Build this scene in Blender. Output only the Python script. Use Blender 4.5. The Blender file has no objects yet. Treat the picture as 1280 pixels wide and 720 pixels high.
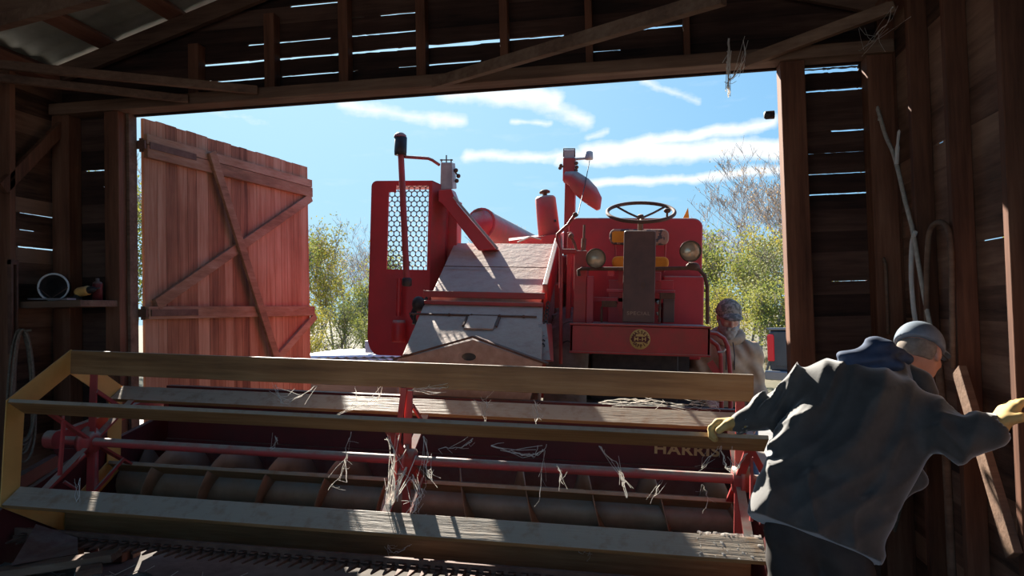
import bpy, math, random
import numpy as np
from mathutils import Vector, Matrix
random.seed(7); np.random.seed(7)
SC = bpy.context.scene
COL = SC.collection
R_ = math.radians

# ------------------------------------------------------------------ camera
F = 930.0; CAMH = 1.7
TH = math.atan(150 / F); PH = R_(1.75); RO = R_(1.43)
_right = Vector((math.cos(TH), math.sin(TH), 0)); _f0 = Vector((-math.sin(TH), math.cos(TH), 0)); _z = Vector((0, 0, 1))
FWD = _f0 * math.cos(PH) + _z * math.sin(PH)
_up = _z * math.cos(PH) - _f0 * math.sin(PH)
RIGHT = _right * math.cos(RO) - _up * math.sin(RO)
UP = _up * math.cos(RO) + _right * math.sin(RO)
CAMP = Vector((0, 0, CAMH))
cam_d = bpy.data.cameras.new('camera'); cam = bpy.data.objects.new('camera', cam_d); COL.objects.link(cam)
cam_d.sensor_width = 36; cam_d.lens = F / 1280 * 36; cam_d.clip_start = .05; cam_d.clip_end = 600
m = Matrix((RIGHT, UP, -FWD)).transposed().to_4x4(); m.translation = CAMP
cam.matrix_world = m
SC.camera = cam

def ray(px, py): return FWD + RIGHT * ((px - 640) / F) + UP * ((360 - py) / F)
def at(px, py, Y): d = ray(px, py); return CAMP + d * (Y / d.y)
def atX(px, py, X): d = ray(px, py); return CAMP + d * (X / d.x)
def atP(px, py, p0, n):
    d = ray(px, py); return CAMP + d * ((Vector(p0) - CAMP).dot(Vector(n)) / d.dot(Vector(n)))

# ------------------------------------------------------------------ light, sky, exposure
SC.view_settings.view_transform = 'Standard'; SC.view_settings.look = 'None'
SC.view_settings.exposure = 0.4; SC.view_settings.gamma = 1.0; SC.view_settings.use_curve_mapping = False
SUN_AZ, SUN_EL, SUN_E = R_(-29), R_(31.5), 14.0
SKY_E = 0.88
SUNV = Vector((math.sin(SUN_AZ) * math.cos(SUN_EL), math.cos(SUN_AZ) * math.cos(SUN_EL), math.sin(SUN_EL)))
sd = bpy.data.lights.new('sun', 'SUN'); sd.energy = SUN_E; sd.angle = R_(.6); sd.color = (1, .93, .82)
so = bpy.data.objects.new('sun', sd); COL.objects.link(so); so.rotation_euler = SUNV.to_track_quat('Z', 'Y').to_euler(); so.location = SUNV * 40

class NT:
    def __init__(s, nt): s.nt = nt
    def n(s, t, **k):
        x = s.nt.nodes.new(t)
        for a, b in k.items(): setattr(x, a, b)
        return x
    def l(s, a, b): s.nt.links.new(a, b)
    def set(s, sock, v):
        if hasattr(v, 'is_linked') or isinstance(v, bpy.types.NodeSocket): s.l(v, sock)
        else: sock.default_value = v
    def math(s, op, a, b=0.0, c=None, clamp=False):
        x = s.n('ShaderNodeMath', operation=op, use_clamp=clamp); s.set(x.inputs[0], a); s.set(x.inputs[1], b)
        if c is not None: s.set(x.inputs[2], c)
        return x.outputs[0]
    def vmath(s, op, a, b=None, scale=None):
        x = s.n('ShaderNodeVectorMath', operation=op); s.set(x.inputs[0], a)
        if b is not None: s.set(x.inputs[1], b)
        if scale is not None: s.set(x.inputs['Scale'], scale)
        return x.outputs['Value'] if op in ('DOT_PRODUCT', 'LENGTH', 'DISTANCE') else x.outputs[0]
    def mix(s, f, a, b, mode='MIX'):
        x = s.n('ShaderNodeMix', data_type='RGBA', blend_type=mode); s.set(x.inputs[0], f)
        for q, v in ((6, a), (7, b)): s.set(x.inputs[q], v if not isinstance(v, tuple) else (*v[:3], 1))
        return x.outputs[2]
    def ramp(s, f, stops):
        x = s.n('ShaderNodeValToRGB'); e = x.color_ramp.elements
        while len(e) < len(stops): e.new(.5)
        for q, (p, c) in zip(e, stops): q.position = p; q.color = (*c, 1) if not isinstance(c, float) else (c, c, c, 1)
        s.l(f, x.inputs[0]); return x.outputs[0]
    def noise(s, v, scale, detail=4, rough=.55):
        x = s.n('ShaderNodeTexNoise'); s.l(v, x.inputs['Vector']); x.inputs['Scale'].default_value = scale
        x.inputs['Detail'].default_value = detail; x.inputs['Roughness'].default_value = rough; return x.outputs['Fac']

def build_world():
    w = bpy.data.worlds.new('sky'); SC.world = w; w.use_nodes = True
    t = NT(w.node_tree); w.node_tree.nodes.clear()
    out = t.n('ShaderNodeOutputWorld'); bg = t.n('ShaderNodeBackground'); t.l(bg.outputs[0], out.inputs[0])
    d = t.n('ShaderNodeTexCoord').outputs['Generated']
    sp = t.n('ShaderNodeSeparateXYZ'); t.l(d, sp.inputs[0])
    x, y, z = sp.outputs
    az = t.math('ARCTAN2', x, y); el = t.math('ARCSINE', z)
    base = t.ramp(t.math('MULTIPLY_ADD', el, .8, .1), [(0, (.10, .10, .09)), (.1, (.42, .67, .84)), (.22, (.22, .52, .83)), (.42, (.095, .35, .76)), (.75, (.06, .24, .62)), (1, (.05, .18, .5))])
    # pale glow around the sun's side of the sky
    g = t.vmath('DOT_PRODUCT', d, tuple(SUNV))
    glow = t.math('POWER', t.math('MAXIMUM', g, 0), 5)
    base = t.mix(t.math('MULTIPLY', glow, .9, clamp=True), base, (.58, .86, 1.0))
    # streaky clouds, in azimuth / elevation
    cv = t.n('ShaderNodeCombineXYZ'); t.l(az, cv.inputs[0]); t.l(el, cv.inputs[1])
    st = t.n('ShaderNodeMapping'); st.inputs['Scale'].default_value = (10, 40, 1); st.inputs['Rotation'].default_value = (0, 0, -.1); t.l(cv.outputs[0], st.inputs[0])
    n1 = t.noise(st.outputs[0], 1.0, 6, .62); n2 = t.noise(cv.outputs[0], 45, 5, .6)
    wob = t.n('ShaderNodeTexNoise'); t.l(cv.outputs[0], wob.inputs['Vector']); wob.inputs['Scale'].default_value = 16; wob.inputs['Detail'].default_value = 3
    p = t.vmath('ADD', cv.outputs[0], t.vmath('SCALE', t.vmath('SUBTRACT', wob.outputs['Color'], (.5, .5, .5)), scale=.02))
    total = None
    for (x0, y0, x1, y1, th, k) in CLOUDS:
        a = ray(x0, y0).normalized(); b = ray(x1, y1).normalized()
        A = Vector((math.atan2(a.x, a.y), math.asin(a.z), 0)); B = Vector((math.atan2(b.x, b.y), math.asin(b.z), 0))
        ab = B - A; q = t.vmath('SUBTRACT', p, tuple(A))
        q = t.vmath('MULTIPLY', q, (1, 1, 0))
        tt = t.math('MULTIPLY', t.vmath('DOT_PRODUCT', q, tuple(ab)), 1 / ab.length_squared, clamp=True)
        dist = t.vmath('DISTANCE', q, t.vmath('SCALE', tuple(ab), scale=tt))
        m_ = t.math('MULTIPLY', t.math('SUBTRACT', 1.0, t.math('MULTIPLY', dist, 930 / th), clamp=True), k)
        total = m_ if total is None else t.math('MAXIMUM', total, m_)
    det = t.math('ADD', t.math('MULTIPLY', n1, .9), t.math('MULTIPLY', n2, .6))
    cm = t.math('MULTIPLY', t.math('SUBTRACT', t.math('ADD', total, det), 1.0), 1.6, clamp=True)
    cm = t.math('MULTIPLY', cm, t.math('GREATER_THAN', total, .001))
    high = t.math('MULTIPLY', t.math('SUBTRACT', n1, .56, clamp=True), 2.0, clamp=True)
    cm = t.math('MAXIMUM', cm, t.math('MULTIPLY', high, .35))
    colr = t.mix(cm, base, (.93, .97, 1.0))
    t.l(colr, bg.inputs[0]); bg.inputs[1].default_value = SKY_E
CLOUDS = [(585, 196, 750, 190, 13, .9), (700, 196, 965, 150, 13, 1.0), (735, 190, 985, 184, 20, 1.25), (735, 229, 985, 212, 11, 1.0),
          (560, 112, 690, 122, 22, 1.1), (640, 112, 735, 150, 20, .7), (430, 132, 575, 150, 14, .75), (640, 152, 690, 152, 8, .7), (805, 100, 875, 125, 10, .6),
          (205, 128, 330, 150, 16, .35), (735, 170, 760, 165, 9, .6)]
build_world()

# ------------------------------------------------------------------ materials
MATS = {}
def new_mat(name):
    m = bpy.data.materials.new(name); m.use_nodes = True; MATS[name] = m
    t = NT(m.node_tree); return m, t, m.node_tree.nodes['Principled BSDF']

def wood(name, cols, axis=0, scale=9, stretch=.07, rough=.8, dust=None, tone=.0, bump=.35, sat=None):
    """grain stretched along an axis; per-board tone from the mesh; optional dust lying on upward faces"""
    m, t, b = new_mat(name)
    co = t.n('ShaderNodeTexCoord').outputs['Object']
    mp = t.n('ShaderNodeMapping'); s = [1, 1, 1]; s[axis] = stretch; mp.inputs['Scale'].default_value = s; t.l(co, mp.inputs[0])
    at_ = t.n('ShaderNodeAttribute', attribute_name='tone').outputs['Fac']
    off = t.vmath('ADD', mp.outputs[0], t.vmath('SCALE', (7.1, 3.3, 9.7), scale=at_))
    n = t.noise(off, scale, 6, .6); n2 = t.noise(off, scale * 5, 4, .6); n3 = t.noise(co, 2.2, 3, .5)
    f = t.math('ADD', t.math('MULTIPLY', n, .65), t.math('MULTIPLY', n2, .35))
    f = t.math('ADD', f, t.math('MULTIPLY', t.math('SUBTRACT', at_, .5), tone))
    f = t.math('ADD', f, t.math('MULTIPLY', t.math('SUBTRACT', n3, .5), .35))
    c = t.ramp(f, [(.28, cols[0]), (.5, cols[1]), (.72, cols[2])])
    if dust:
        nz = t.n('ShaderNodeSeparateXYZ'); t.l(t.n('ShaderNodeNewGeometry').outputs['Normal'], nz.inputs[0])
        dn = t.noise(co, 14, 5, .65)
        k = t.math('MULTIPLY', t.math('SUBTRACT', nz.outputs[2], .25, clamp=True), 3, clamp=True)
        k = t.math('MULTIPLY', k, t.math('MULTIPLY', t.math('SUBTRACT', dn, .12), 2.6, clamp=True))
        c = t.mix(k, c, dust)
    t.l(c, b.inputs['Base Color']); b.inputs['Roughness'].default_value = rough; b.inputs['Specular IOR Level'].default_value = .25
    bp = t.n('ShaderNodeBump'); bp.inputs['Strength'].default_value = bump; bp.inputs['Distance'].default_value = .01
    t.l(n2, bp.inputs['Height']); t.l(bp.outputs[0], b.inputs['Normal'])
    return m

def plain(name, c0, c1=None, scale=8, rough=.6, metal=0.0, dust=None, dust_amt=1.0, bump=0.0, spec=.4, detail=5, trans=None, lo=.35, hi=.65, sheen=0.0):
    m, t, b = new_mat(name)
    b.inputs['Sheen Weight'].default_value = sheen; b.inputs['Sheen Roughness'].default_value = .4
    co = t.n('ShaderNodeTexCoord').outputs['Object']
    n = t.noise(co, scale, detail, .6)
    c = t.ramp(n, [(lo, c0), (hi, c1 or c0)])
    if dust:
        nz = t.n('ShaderNodeSeparateXYZ'); t.l(t.n('ShaderNodeNewGeometry').outputs['Normal'], nz.inputs[0])
        dn = t.noise(co, 11, 6, .7)
        k = t.math('MULTIPLY', t.math('SUBTRACT', nz.outputs[2], .15, clamp=True), 2.2, clamp=True)
        k = t.math('MULTIPLY', k, t.math('MULTIPLY', t.math('SUBTRACT', dn, .2), 2.4 * dust_amt, clamp=True))
        c = t.mix(k, c, dust)
    t.l(c, b.inputs['Base Color']); b.inputs['Roughness'].default_value = rough; b.inputs['Metallic'].default_value = metal
    b.inputs['Specular IOR Level'].default_value = spec
    if bump:
        bp = t.n('ShaderNodeBump'); bp.inputs['Strength'].default_value = bump; bp.inputs['Distance'].default_value = .02
        t.l(n, bp.inputs['Height']); t.l(bp.outputs[0], b.inputs['Normal'])
    if trans:
        out = m.node_tree.nodes['Material Output']; tr = t.n('ShaderNodeBsdfTranslucent'); t.l(c, tr.inputs[0])
        mx = t.n('ShaderNodeMixShader'); mx.inputs[0].default_value = trans
        t.l(b.outputs[0], mx.inputs[1]); t.l(tr.outputs[0], mx.inputs[2]); t.l(mx.outputs[0], out.inputs[0])
    return m

DUST = (.36, .31, .26)
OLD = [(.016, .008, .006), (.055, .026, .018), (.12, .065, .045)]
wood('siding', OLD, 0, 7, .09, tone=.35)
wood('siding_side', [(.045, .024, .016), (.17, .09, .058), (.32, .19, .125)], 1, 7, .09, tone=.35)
wood('stud_wood', [(.06, .024, .014), (.155, .065, .036), (.25, .12, .07)], 2, 9, .07, tone=.2)
wood('beam_wood', [(.08, .045, .03), (.17, .10, .065), (.26, .17, .115)], 0, 9, .07, tone=.2)
wood('rafter_wood', [(.06, .03, .02), (.13, .075, .05), (.2, .13, .09)], 0, 9, .09, tone=.3)
wood('purlin_wood', [(.10, .04, .028), (.20, .085, .055), (.28, .15, .10)], 1, 9, .07, tone=.3)
wood('door_wood', [(.15, .06, .035), (.37, .155, .085), (.54, .30, .19)], 2, 12, .05, tone=.32)
wood('door_rail_wood', [(.15, .072, .042), (.31, .155, .09), (.44, .27, .18)], 1, 10, .08, tone=.3)
wood('bat_wood', [(.13, .06, .022), (.28, .142, .058), (.42, .24, .11)], 0, 11, .06, rough=.5, dust=(.44, .37, .29))
plain('yellow_paint', (.85, .46, .13), (.74, .38, .10), 6, .55, dust=DUST, dust_amt=.5)
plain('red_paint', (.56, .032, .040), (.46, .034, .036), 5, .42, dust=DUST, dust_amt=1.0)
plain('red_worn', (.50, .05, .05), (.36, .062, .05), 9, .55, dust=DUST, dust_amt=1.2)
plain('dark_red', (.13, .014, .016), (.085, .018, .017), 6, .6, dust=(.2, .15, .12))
plain('dusty_tin', (.40, .245, .185), (.52, .35, .275), 16, .75, dust=(.52, .40, .32), bump=.25)
plain('grey_tin', (.34, .30, .30), (.46, .42, .41), 10, .6, .3, dust=(.5, .45, .4))
plain('rust', (.10, .045, .03), (.17, .085, .055), 14, .75)
plain('auger_steel', (.24, .14, .08), (.34, .21, .13), 9, .5, .3, dust=(.3, .24, .19))
plain('dark_metal', (.035, .03, .03), (.07, .055, .05), 12, .55, .3)
plain('column_paint', (.10, .055, .048), (.15, .075, .06), 8, .55, dust=DUST)
plain('rubber', (.022, .021, .022), (.05, .045, .043), 12, .85)
plain('tyre_dusty', (.16, .12, .10), (.26, .20, .17), 10, .9)
plain('emblem_gold', (.72, .50, .18), (.62, .42, .14), 9, .5)
plain('letter_gold', (.66, .46, .22), (.5, .32, .16), 14, .6)
plain('letter_faint', (.40, .27, .20), (.30, .19, .14), 20, .7)
plain('chrome', (.55, .52, .47), (.45, .41, .36), 6, .3, .8)
plain('lamp_glass', (.42, .32, .20), (.60, .50, .36), 12, .2, .35)
plain('black_paint', (.02, .02, .02), (.04, .035, .035), 6, .5)
plain('orange_cloth', (.78, .30, .03), (.66, .22, .02), 10, .8)
plain('patchwork', (.45, .25, .18), (.09, .08, .09), 14, .9, lo=.48, hi=.52)
plain('screen_wire', (.16, .17, .2), (.22, .22, .26), 12, .5, .2)
plain('cloth_black', (.056, .053, .050), (.085, .081, .076), 12, .75, bump=.08, spec=.35, sheen=.8)
plain('cloth_navy', (.03, .05, .10), (.05, .08, .15), 12, .85)
plain('trouser', (.035, .03, .029), (.055, .047, .043), 10, .9)
plain('cap_grey', (.13, .17, .22), (.22, .27, .33), 12, .85)
plain('cap_camo', (.15, .12, .09), (.34, .27, .21), 32, .9, lo=.46, hi=.54)
plain('hoodie', (.50, .33, .21), (.38, .25, .16), 14, .9, detail=8)
plain('camo_vest', (.10, .075, .055), (.26, .19, .14), 22, .9, lo=.45, hi=.55)
plain('skin', (.55, .27, .19), (.62, .33, .24), 9, .55)
plain('beard', (.42, .37, .33), (.30, .25, .22), 40, .9)
plain('glove', (.62, .44, .16), (.48, .32, .12), 18, .75)
plain('hair', (.20, .16, .13), (.30, .25, .21), 40, .9)
plain('boot', (.05, .035, .025), (.08, .06, .045), 10, .7)
plain('denim', (.05, .07, .11), (.08, .10, .15), 20, .9)
plain('cobweb', (.9, .88, .84), (.8, .77, .72), 30, .9, trans=.5)
plain('rope', (.16, .12, .085), (.25, .2, .15), 60, .95)
plain('pale_rope', (.36, .31, .25), (.5, .44, .37), 40, .95)
plain('bark', (.20, .16, .14), (.30, .25, .21), 12, .9)
plain('bark_dark', (.14, .12, .10), (.2, .17, .14), 12, .9)
plain('twig', (.42, .35, .31), (.34, .28, .25), 3, .9)
plain('leaf_yellow', (.44, .36, .06), (.26, .26, .05), 2.5, .8, trans=.35)
plain('leaf_green', (.17, .22, .05), (.32, .30, .07), 2.0, .8, trans=.35)
plain('leaf_orange', (.60, .36, .14), (.45, .30, .12), 2.5, .7, trans=.4)
plain('dry_grass', (.22, .16, .075), (.14, .13, .05), 3, .9, trans=.25)
plain('straw', (.27, .24, .20), (.10, .09, .075), 26, .95, bump=.6)
plain('straw_stalk', (.58, .52, .43), (.42, .37, .3), 12, .9)
plain('floor_dirt', (.07, .058, .047), (.12, .10, .082), 7, .95, bump=.4)
plain('roof_sheet', (.26, .27, .23), (.38, .38, .33), 4, .6, .2)
plain('pale_sheet', (.62, .60, .58), (.75, .74, .73), 5, .5, .2)
plain('truck_paint', (.045, .05, .055), (.065, .07, .075), 3, .3, .3)
plain('truck_bright', (.16, .17, .18), (.2, .2, .21), 3, .3, .6)
plain('dark_glass', (.03, .035, .04), (.03, .035, .04), 3, .1)
plain('barrel_dark', (.03, .035, .045), (.05, .055, .065), 6, .5)
def lit_plastic():
    m, t, b = new_mat('tail_lamp'); b.inputs['Base Color'].default_value = (.75, .01, .02, 1); b.inputs['Roughness'].default_value = .2
lit_plastic()
def ground_mat():
    m, t, b = new_mat('ground_mix')
    co = t.n('ShaderNodeTexCoord').outputs['Object']; sp = t.n('ShaderNodeSeparateXYZ'); t.l(co, sp.inputs[0])
    gr = t.ramp(t.noise(co, 1.6, 8, .7), [(.35, (.20, .185, .165)), (.65, (.30, .28, .26))])
    ga = t.ramp(t.noise(co, .8, 8, .75), [(.3, (.05, .06, .018)), (.5, (.09, .075, .03)), (.7, (.13, .10, .05))])
    k = t.math('MULTIPLY', t.math('SUBTRACT', t.math('ADD', sp.outputs[1], t.math('MULTIPLY', t.noise(co, .3, 4), 4)), 13.5), .4, clamp=True)
    t.l(t.mix(k, gr, ga), b.inputs['Base Color']); b.inputs['Roughness'].default_value = .95
ground_mat()

# ------------------------------------------------------------------ mesh builder
class MB:
    def __init__(s, M=None): s.v = []; s.f = []; s.sm = []; s.tn = []; s.tone = .5; s.M = M
    def add(s, vs, fs, smooth=False):
        o = len(s.v)
        s.v += [tuple(s.M @ Vector(v)) if s.M else tuple(v) for v in vs]
        for f in fs: s.f.append(tuple(i + o for i in f)); s.sm.append(smooth); s.tn.append(s.tone)
        return s
    def hexa(s, p):  # 8 points: 0-3 one end loop, 4-7 the other
        return s.add(p, [(3, 2, 1, 0), (4, 5, 6, 7), (0, 1, 5, 4), (1, 2, 6, 5), (2, 3, 7, 6), (3, 0, 4, 7)])
    def box(s, a, b):
        (x0, y0, z0), (x1, y1, z1) = a, b
        return s.hexa([(x0, y0, z0), (x1, y0, z0), (x1, y1, z0), (x0, y1, z0), (x0, y0, z1), (x1, y0, z1), (x1, y1, z1), (x0, y1, z1)])
    def bar(s, p, q, w, h, up=(0, 0, 1)):
        p, q, up = Vector(p), Vector(q), Vector(up); d = (q - p).normalized(); sd = d.cross(up)
        if sd.length < 1e-4: sd = d.cross(Vector((1, 0, 0)))
        sd.normalize(); u = sd.cross(d).normalized(); a, b = sd * w / 2, u * h / 2
        return s.hexa([p - a - b, p + a - b, p + a + b, p - a + b, q - a - b, q + a - b, q + a + b, q - a + b])
    def tube(s, pts, r, n=8, closed=False, caps=True):
        pts = [Vector(p) for p in pts]; N = len(pts); rs = r if isinstance(r, (list, tuple)) else [r] * N
        vs, fs = [], []; prev = None
        for i, p in enumerate(pts):
            if closed: d = pts[(i + 1) % N] - pts[i - 1]
            else: d = pts[min(i + 1, N - 1)] - pts[max(i - 1, 0)]
            d.normalize()
            if prev is None:
                a = d.cross(Vector((0, 0, 1)));
                if a.length < 1e-3: a = d.cross(Vector((1, 0, 0)))
            else: a = prev - d * prev.dot(d)
            a.normalize(); prev = a; b = d.cross(a)
            for k in range(n):
                g = 2 * math.pi * k / n; vs.append(p + (a * math.cos(g) + b * math.sin(g)) * rs[i])
        for i in range(N if closed else N - 1):
            j = (i + 1) % N
            for k in range(n): fs.append((i * n + k, i * n + (k + 1) % n, j * n + (k + 1) % n, j * n + k))
        s.add(vs, fs, True)
        if caps and not closed:
            s.add(vs[:n], [tuple(reversed(range(n)))]); s.add(vs[-n:], [tuple(range(n))])
        return s
    def cyl(s, p, q, r, r2=None, n=20): return s.tube([p, q], [r, r2 if r2 is not None else r], n)
    def lathe(s, prof, p, axis, n=24):
        """prof: (radius, height) along axis from p"""
        p = Vector(p); ax = Vector(axis).normalized(); a = ax.orthogonal().normalized(); b = ax.cross(a)
        vs = [p + ax * h + (a * math.cos(2 * math.pi * k / n) + b * math.sin(2 * math.pi * k / n)) * max(r, 1e-4) for r, h in prof for k in range(n)]
        fs = [(i * n + k, i * n + (k + 1) % n, (i + 1) * n + (k + 1) % n, (i + 1) * n + k) for i in range(len(prof) - 1) for k in range(n)]
        return s.add(vs, fs, True)
    def prism(s, poly, ext, smooth=False):
        e = Vector(ext); n = len(poly); a = [Vector(p) for p in poly]
        return s.add(a + [p + e for p in a], [tuple(reversed(range(n))), tuple(range(n, 2 * n))] + [(i, (i + 1) % n, n + (i + 1) % n, n + i) for i in range(n)])
    def ball(s, c, r, n=14, m_=9):
        c = Vector(c); r = (r, r, r) if not isinstance(r, (tuple, list)) else r
        vs = [(c.x + r[0] * math.sin(math.pi * i / m_) * math.cos(2 * math.pi * k / n), c.y + r[1] * math.sin(math.pi * i / m_) * math.sin(2 * math.pi * k / n), c.z + r[2] * math.cos(math.pi * i / m_)) for i in range(m_ + 1) for k in range(n)]
        fs = [(i * n + k, (i + 1) * n + k, (i + 1) * n + (k + 1) % n, i * n + (k + 1) % n) for i in range(m_) for k in range(n)]
        return s.add(vs, fs, True)
    def build(s, name, mat, parent=None, bevel=0, origin=None, label=None):
        o_ = Vector(origin) if origin is not None else Vector((0, 0, 0))
        me = bpy.data.meshes.new(name)
        me.from_pydata([tuple(Vector(v) - o_) for v in s.v], [], s.f)
        me.polygons.foreach_set('use_smooth', s.sm)
        a = me.attributes.new('tone', 'FLOAT', 'FACE'); a.data.foreach_set('value', s.tn)
        me.materials.append(MATS[mat]); me.update()
        ob = bpy.data.objects.new(name, me); COL.objects.link(ob)
        if parent is not None: ob.parent = parent
        if origin is not None: ob.location = o_
        if bevel:
            bv = ob.modifiers.new('bevel', 'BEVEL'); bv.width = bevel; bv.segments = 2; bv.limit_method = 'ANGLE'; bv.angle_limit = R_(40)
        if label: ob['label'] = label
        return ob
def tag(o, label, cat, group=None, kind=None):
    o['label'] = label; o['category'] = cat
    if group: o['group'] = group
    if kind: o['kind'] = kind
    return o
def empty(name, loc=(0, 0, 0), rot=(0, 0, 0)):
    o = bpy.data.objects.new(name, None); COL.objects.link(o); o.location = loc; o.rotation_euler = rot; o.empty_display_size = .2; return o
def text_mesh(name, body, size, M, mat, parent, depth=.002, bold=.0, spacing=1.0):
    cu = bpy.data.curves.new(name, 'FONT'); cu.body = body; cu.size = size; cu.extrude = depth; cu.offset = bold; cu.align_x = 'CENTER'; cu.align_y = 'CENTER'; cu.space_character = spacing
    to = bpy.data.objects.new(name, cu); COL.objects.link(to)
    dg = bpy.context.evaluated_depsgraph_get(); dg.update()
    me = bpy.data.meshes.new_from_object(to.evaluated_get(dg)); bpy.data.objects.remove(to); bpy.data.curves.remove(cu)
    me.transform(M); me.materials.clear(); me.materials.append(MATS[mat])
    if parent == 'mesh': return me
    o = bpy.data.objects.new(name, me); COL.objects.link(o); o.parent = parent; return o

# ================================================================== THE BARN
YW = 4.90; XL, XR = -4.15, 1.62; XLi, XRi = -4.05, 1.52
EAVE = 3.50; SLOPE = .29; XC = (XL + XR) / 2
def roof_z(x): return EAVE + SLOPE * (min(x - XL, XR - x))
BACK = -1.3

def boards(mb, u0, u1, rows, P, gaps=(), thick=.022, clip=None, seed=0):
    """horizontal boards; rows = list of joint heights; P(u, z, d) -> point; gaps = (z, ua, ub, width) open slits"""
    rnd = random.Random(seed)
    for i in range(len(rows) - 1):
        z0, z1 = rows[i], rows[i + 1]; a, b = u0, u1
        if clip:
            a, b = clip(z0 - .06)
            if b - a < .1: continue
        mb.tone = rnd.random(); off = .002 * (i % 2) + .001 * rnd.random()
        us = sorted(set([a, b] + [a + (b - a) * k / 24 for k in range(25)] + [q for g in gaps for q in (g[1] - .012, g[1], g[2], g[2] + .012) if a < q < b]))
        def edge(u, z, s):
            e = -.0015
            for g in gaps:
                if abs(g[0] - z) < .03 and g[1] - 1e-6 <= u <= g[2] + 1e-6:
                    e = g[3] / 2 * (.75 + .5 * rnd.random())
            return z + s * e
        vs = []
        for u in us:
            lo, hi = edge(u, z0, 1), edge(u, z1, -1)
            if clip: hi = min(hi, roof_z(u) + .07); lo = min(lo, hi - .001)
            vs += [P(u, lo, off), P(u, hi, off), P(u, hi, off + thick), P(u, lo, off + thick)]
        fs = []
        for k in range(len(us) - 1):
            o = 4 * k; fs += [(o, o + 4, o + 5, o + 1), (o + 1, o + 5, o + 6, o + 2), (o + 2, o + 6, o + 7, o + 3), (o + 3, o + 7, o + 4, o)]
        n = 4 * (len(us) - 1); fs += [(0, 1, 2, 3), (n + 3, n + 2, n + 1, n)]
        mb.add(vs, fs)
def gap_px(x0, y0, x1, y1, w, Y=YW):
    a, b = at(x0, y0, Y), at(x1, y1, Y); return ((a.z + b.z) / 2, a.x, b.x, w)
PF = lambda u, z, d: (u, YW + d, z)

front = MB()
# gable over the door
rows = [3.19, 3.278, 3.40, 3.527, 3.646, 3.773, 3.897, 4.02, 4.145, 4.27, 4.36]
g = []
for s in [(249, 81, 331, 76, .020), (343, 75, 423, 69, .020), (435, 68, 521, 61, .022), (532, 59, 625, 52, .028), (635, 50, 704, 45, .016),
          (310, 56, 332, 55, .014), (345, 52, 412, 48, .013), (436, 44, 521, 37.5, .014), (363, 7.5, 423, 3, .014), (475, 18, 521, 15, .014), (437, 21, 455, 20, .006),
          (249, 103, 330, 97, .014), (352, 94, 423, 90, .012), (435, 91, 447, 90, .008), (498, 83, 521, 82, .008), (536, 81, 600, 75, .014), (664, 93, 700, 91, .011),
          (741, 65, 775, 62, .010), (794, 36, 855, 30, .018), (810, 52, 822, 51, .006), (712, 43, 730, 42, .01), (200, 60, 236, 88, 0)]:
    if s[4] > 0: g.append(gap_px(*s))
boards(front, XL, XR, rows, PF, g, clip=lambda z: (max(XL - .03, XL + (z - EAVE) / SLOPE), min(XR + .03, XR - (z - EAVE) / SLOPE)), seed=3)
# left and right of the door
rl = [0.02 + .1335 * k for k in range(24)]; rl[-1] = 3.19
gl = [gap_px(106, 213, 148, 212, .010), gap_px(128, 233, 143, 233, .008), gap_px(138, 315, 150, 315, .006)]
rl = sorted([z for z in rl if all(abs(z - q[0]) > .06 for q in gl)] + [q[0] for q in gl])
boards(front, XL - .03, -3.58, rl, PF, gl, seed=5)
gr = [gap_px(1001, 91, 1072, 85, .024), gap_px(1008, 115, 1081, 109, .014), gap_px(1040, 164, 1081, 161, .012), gap_px(1005, 193, 1080, 188, .004), gap_px(1005, 219, 1085, 214, .007), gap_px(1006, 245, 1085, 239, .009), gap_px(1040, 351, 1085, 351, .003)]
rr = sorted([z for z in [.02 + .133 * k for k in range(24)] if all(abs(z - q[0]) > .07 for q in gr)] + [q[0] for q in gr] + [3.19])
boards(front, .98, XR + .03, rr, PF, gr, seed=6)
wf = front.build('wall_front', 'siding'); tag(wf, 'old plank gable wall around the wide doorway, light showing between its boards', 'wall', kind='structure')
def stud(mb_p, mb_q, parent, mat='stud_wood', tone=None):
    b = MB(); b.tone = random.random() if tone is None else tone; b.box(mb_p, mb_q); return b.build('stud', mat, parent, bevel=.004)
for (xa, xb) in [(235, 248), (330, 343), (423, 435), (520, 532), (625, 635), (732, 741), (855, 863)]:
    a, b_ = at(xa, 60, YW - .09).x, at(xb, 60, YW - .09).x
    stud((a, YW - .095, 3.27), (b_, YW - .001, min(roof_z(a), roof_z(b_)) - .16), wf)
b = MB(); b.box((.945, YW - .13, 0), (1.09, YW - .002, 3.2)); b.build('door_post', 'stud_wood', wf, bevel=.006, label='thick brown timber post at the right of the doorway')
b = MB(); b.box((-3.70, YW - .14, 0), (-3.585, YW - .002, 3.2)); b.build('door_post', 'stud_wood', wf, bevel=.006, label='dark timber post at the left of the doorway')
b = MB(); b.box((-3.585, YW - .06, 0), (-3.56, YW + .03, 3.2)); b.build('door_stop', 'beam_wood', wf, bevel=.004)
b = MB(); b.box((XL + .02, YW - .16, 3.2), (XR - .02, YW - .005, 3.28)); b.tone = .8; b.build('header_beam', 'beam_wood', wf, bevel=.006)
b = MB(); b.box((XLi - .08, YW - .13, 0), (XLi + .06, YW - .003, 3.2)); b.build('corner_post', 'stud_wood', wf, bevel=.006)
b = MB(); b.box((XRi - .07, YW - .13, 0), (XRi + .08, YW - .003, 3.2)); b.build('corner_post', 'stud_wood', wf, bevel=.006)
p = at(965, 146, YW - .05); b = MB(); b.lathe([(0, 0), (.026, 0), (.026, .05), (.018, .06), (0, .06)], (p.x + .004, p.y - .05, p.z), (-1, 0, 0), 14); b.build('latch_socket', 'dark_metal', wf)

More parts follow.
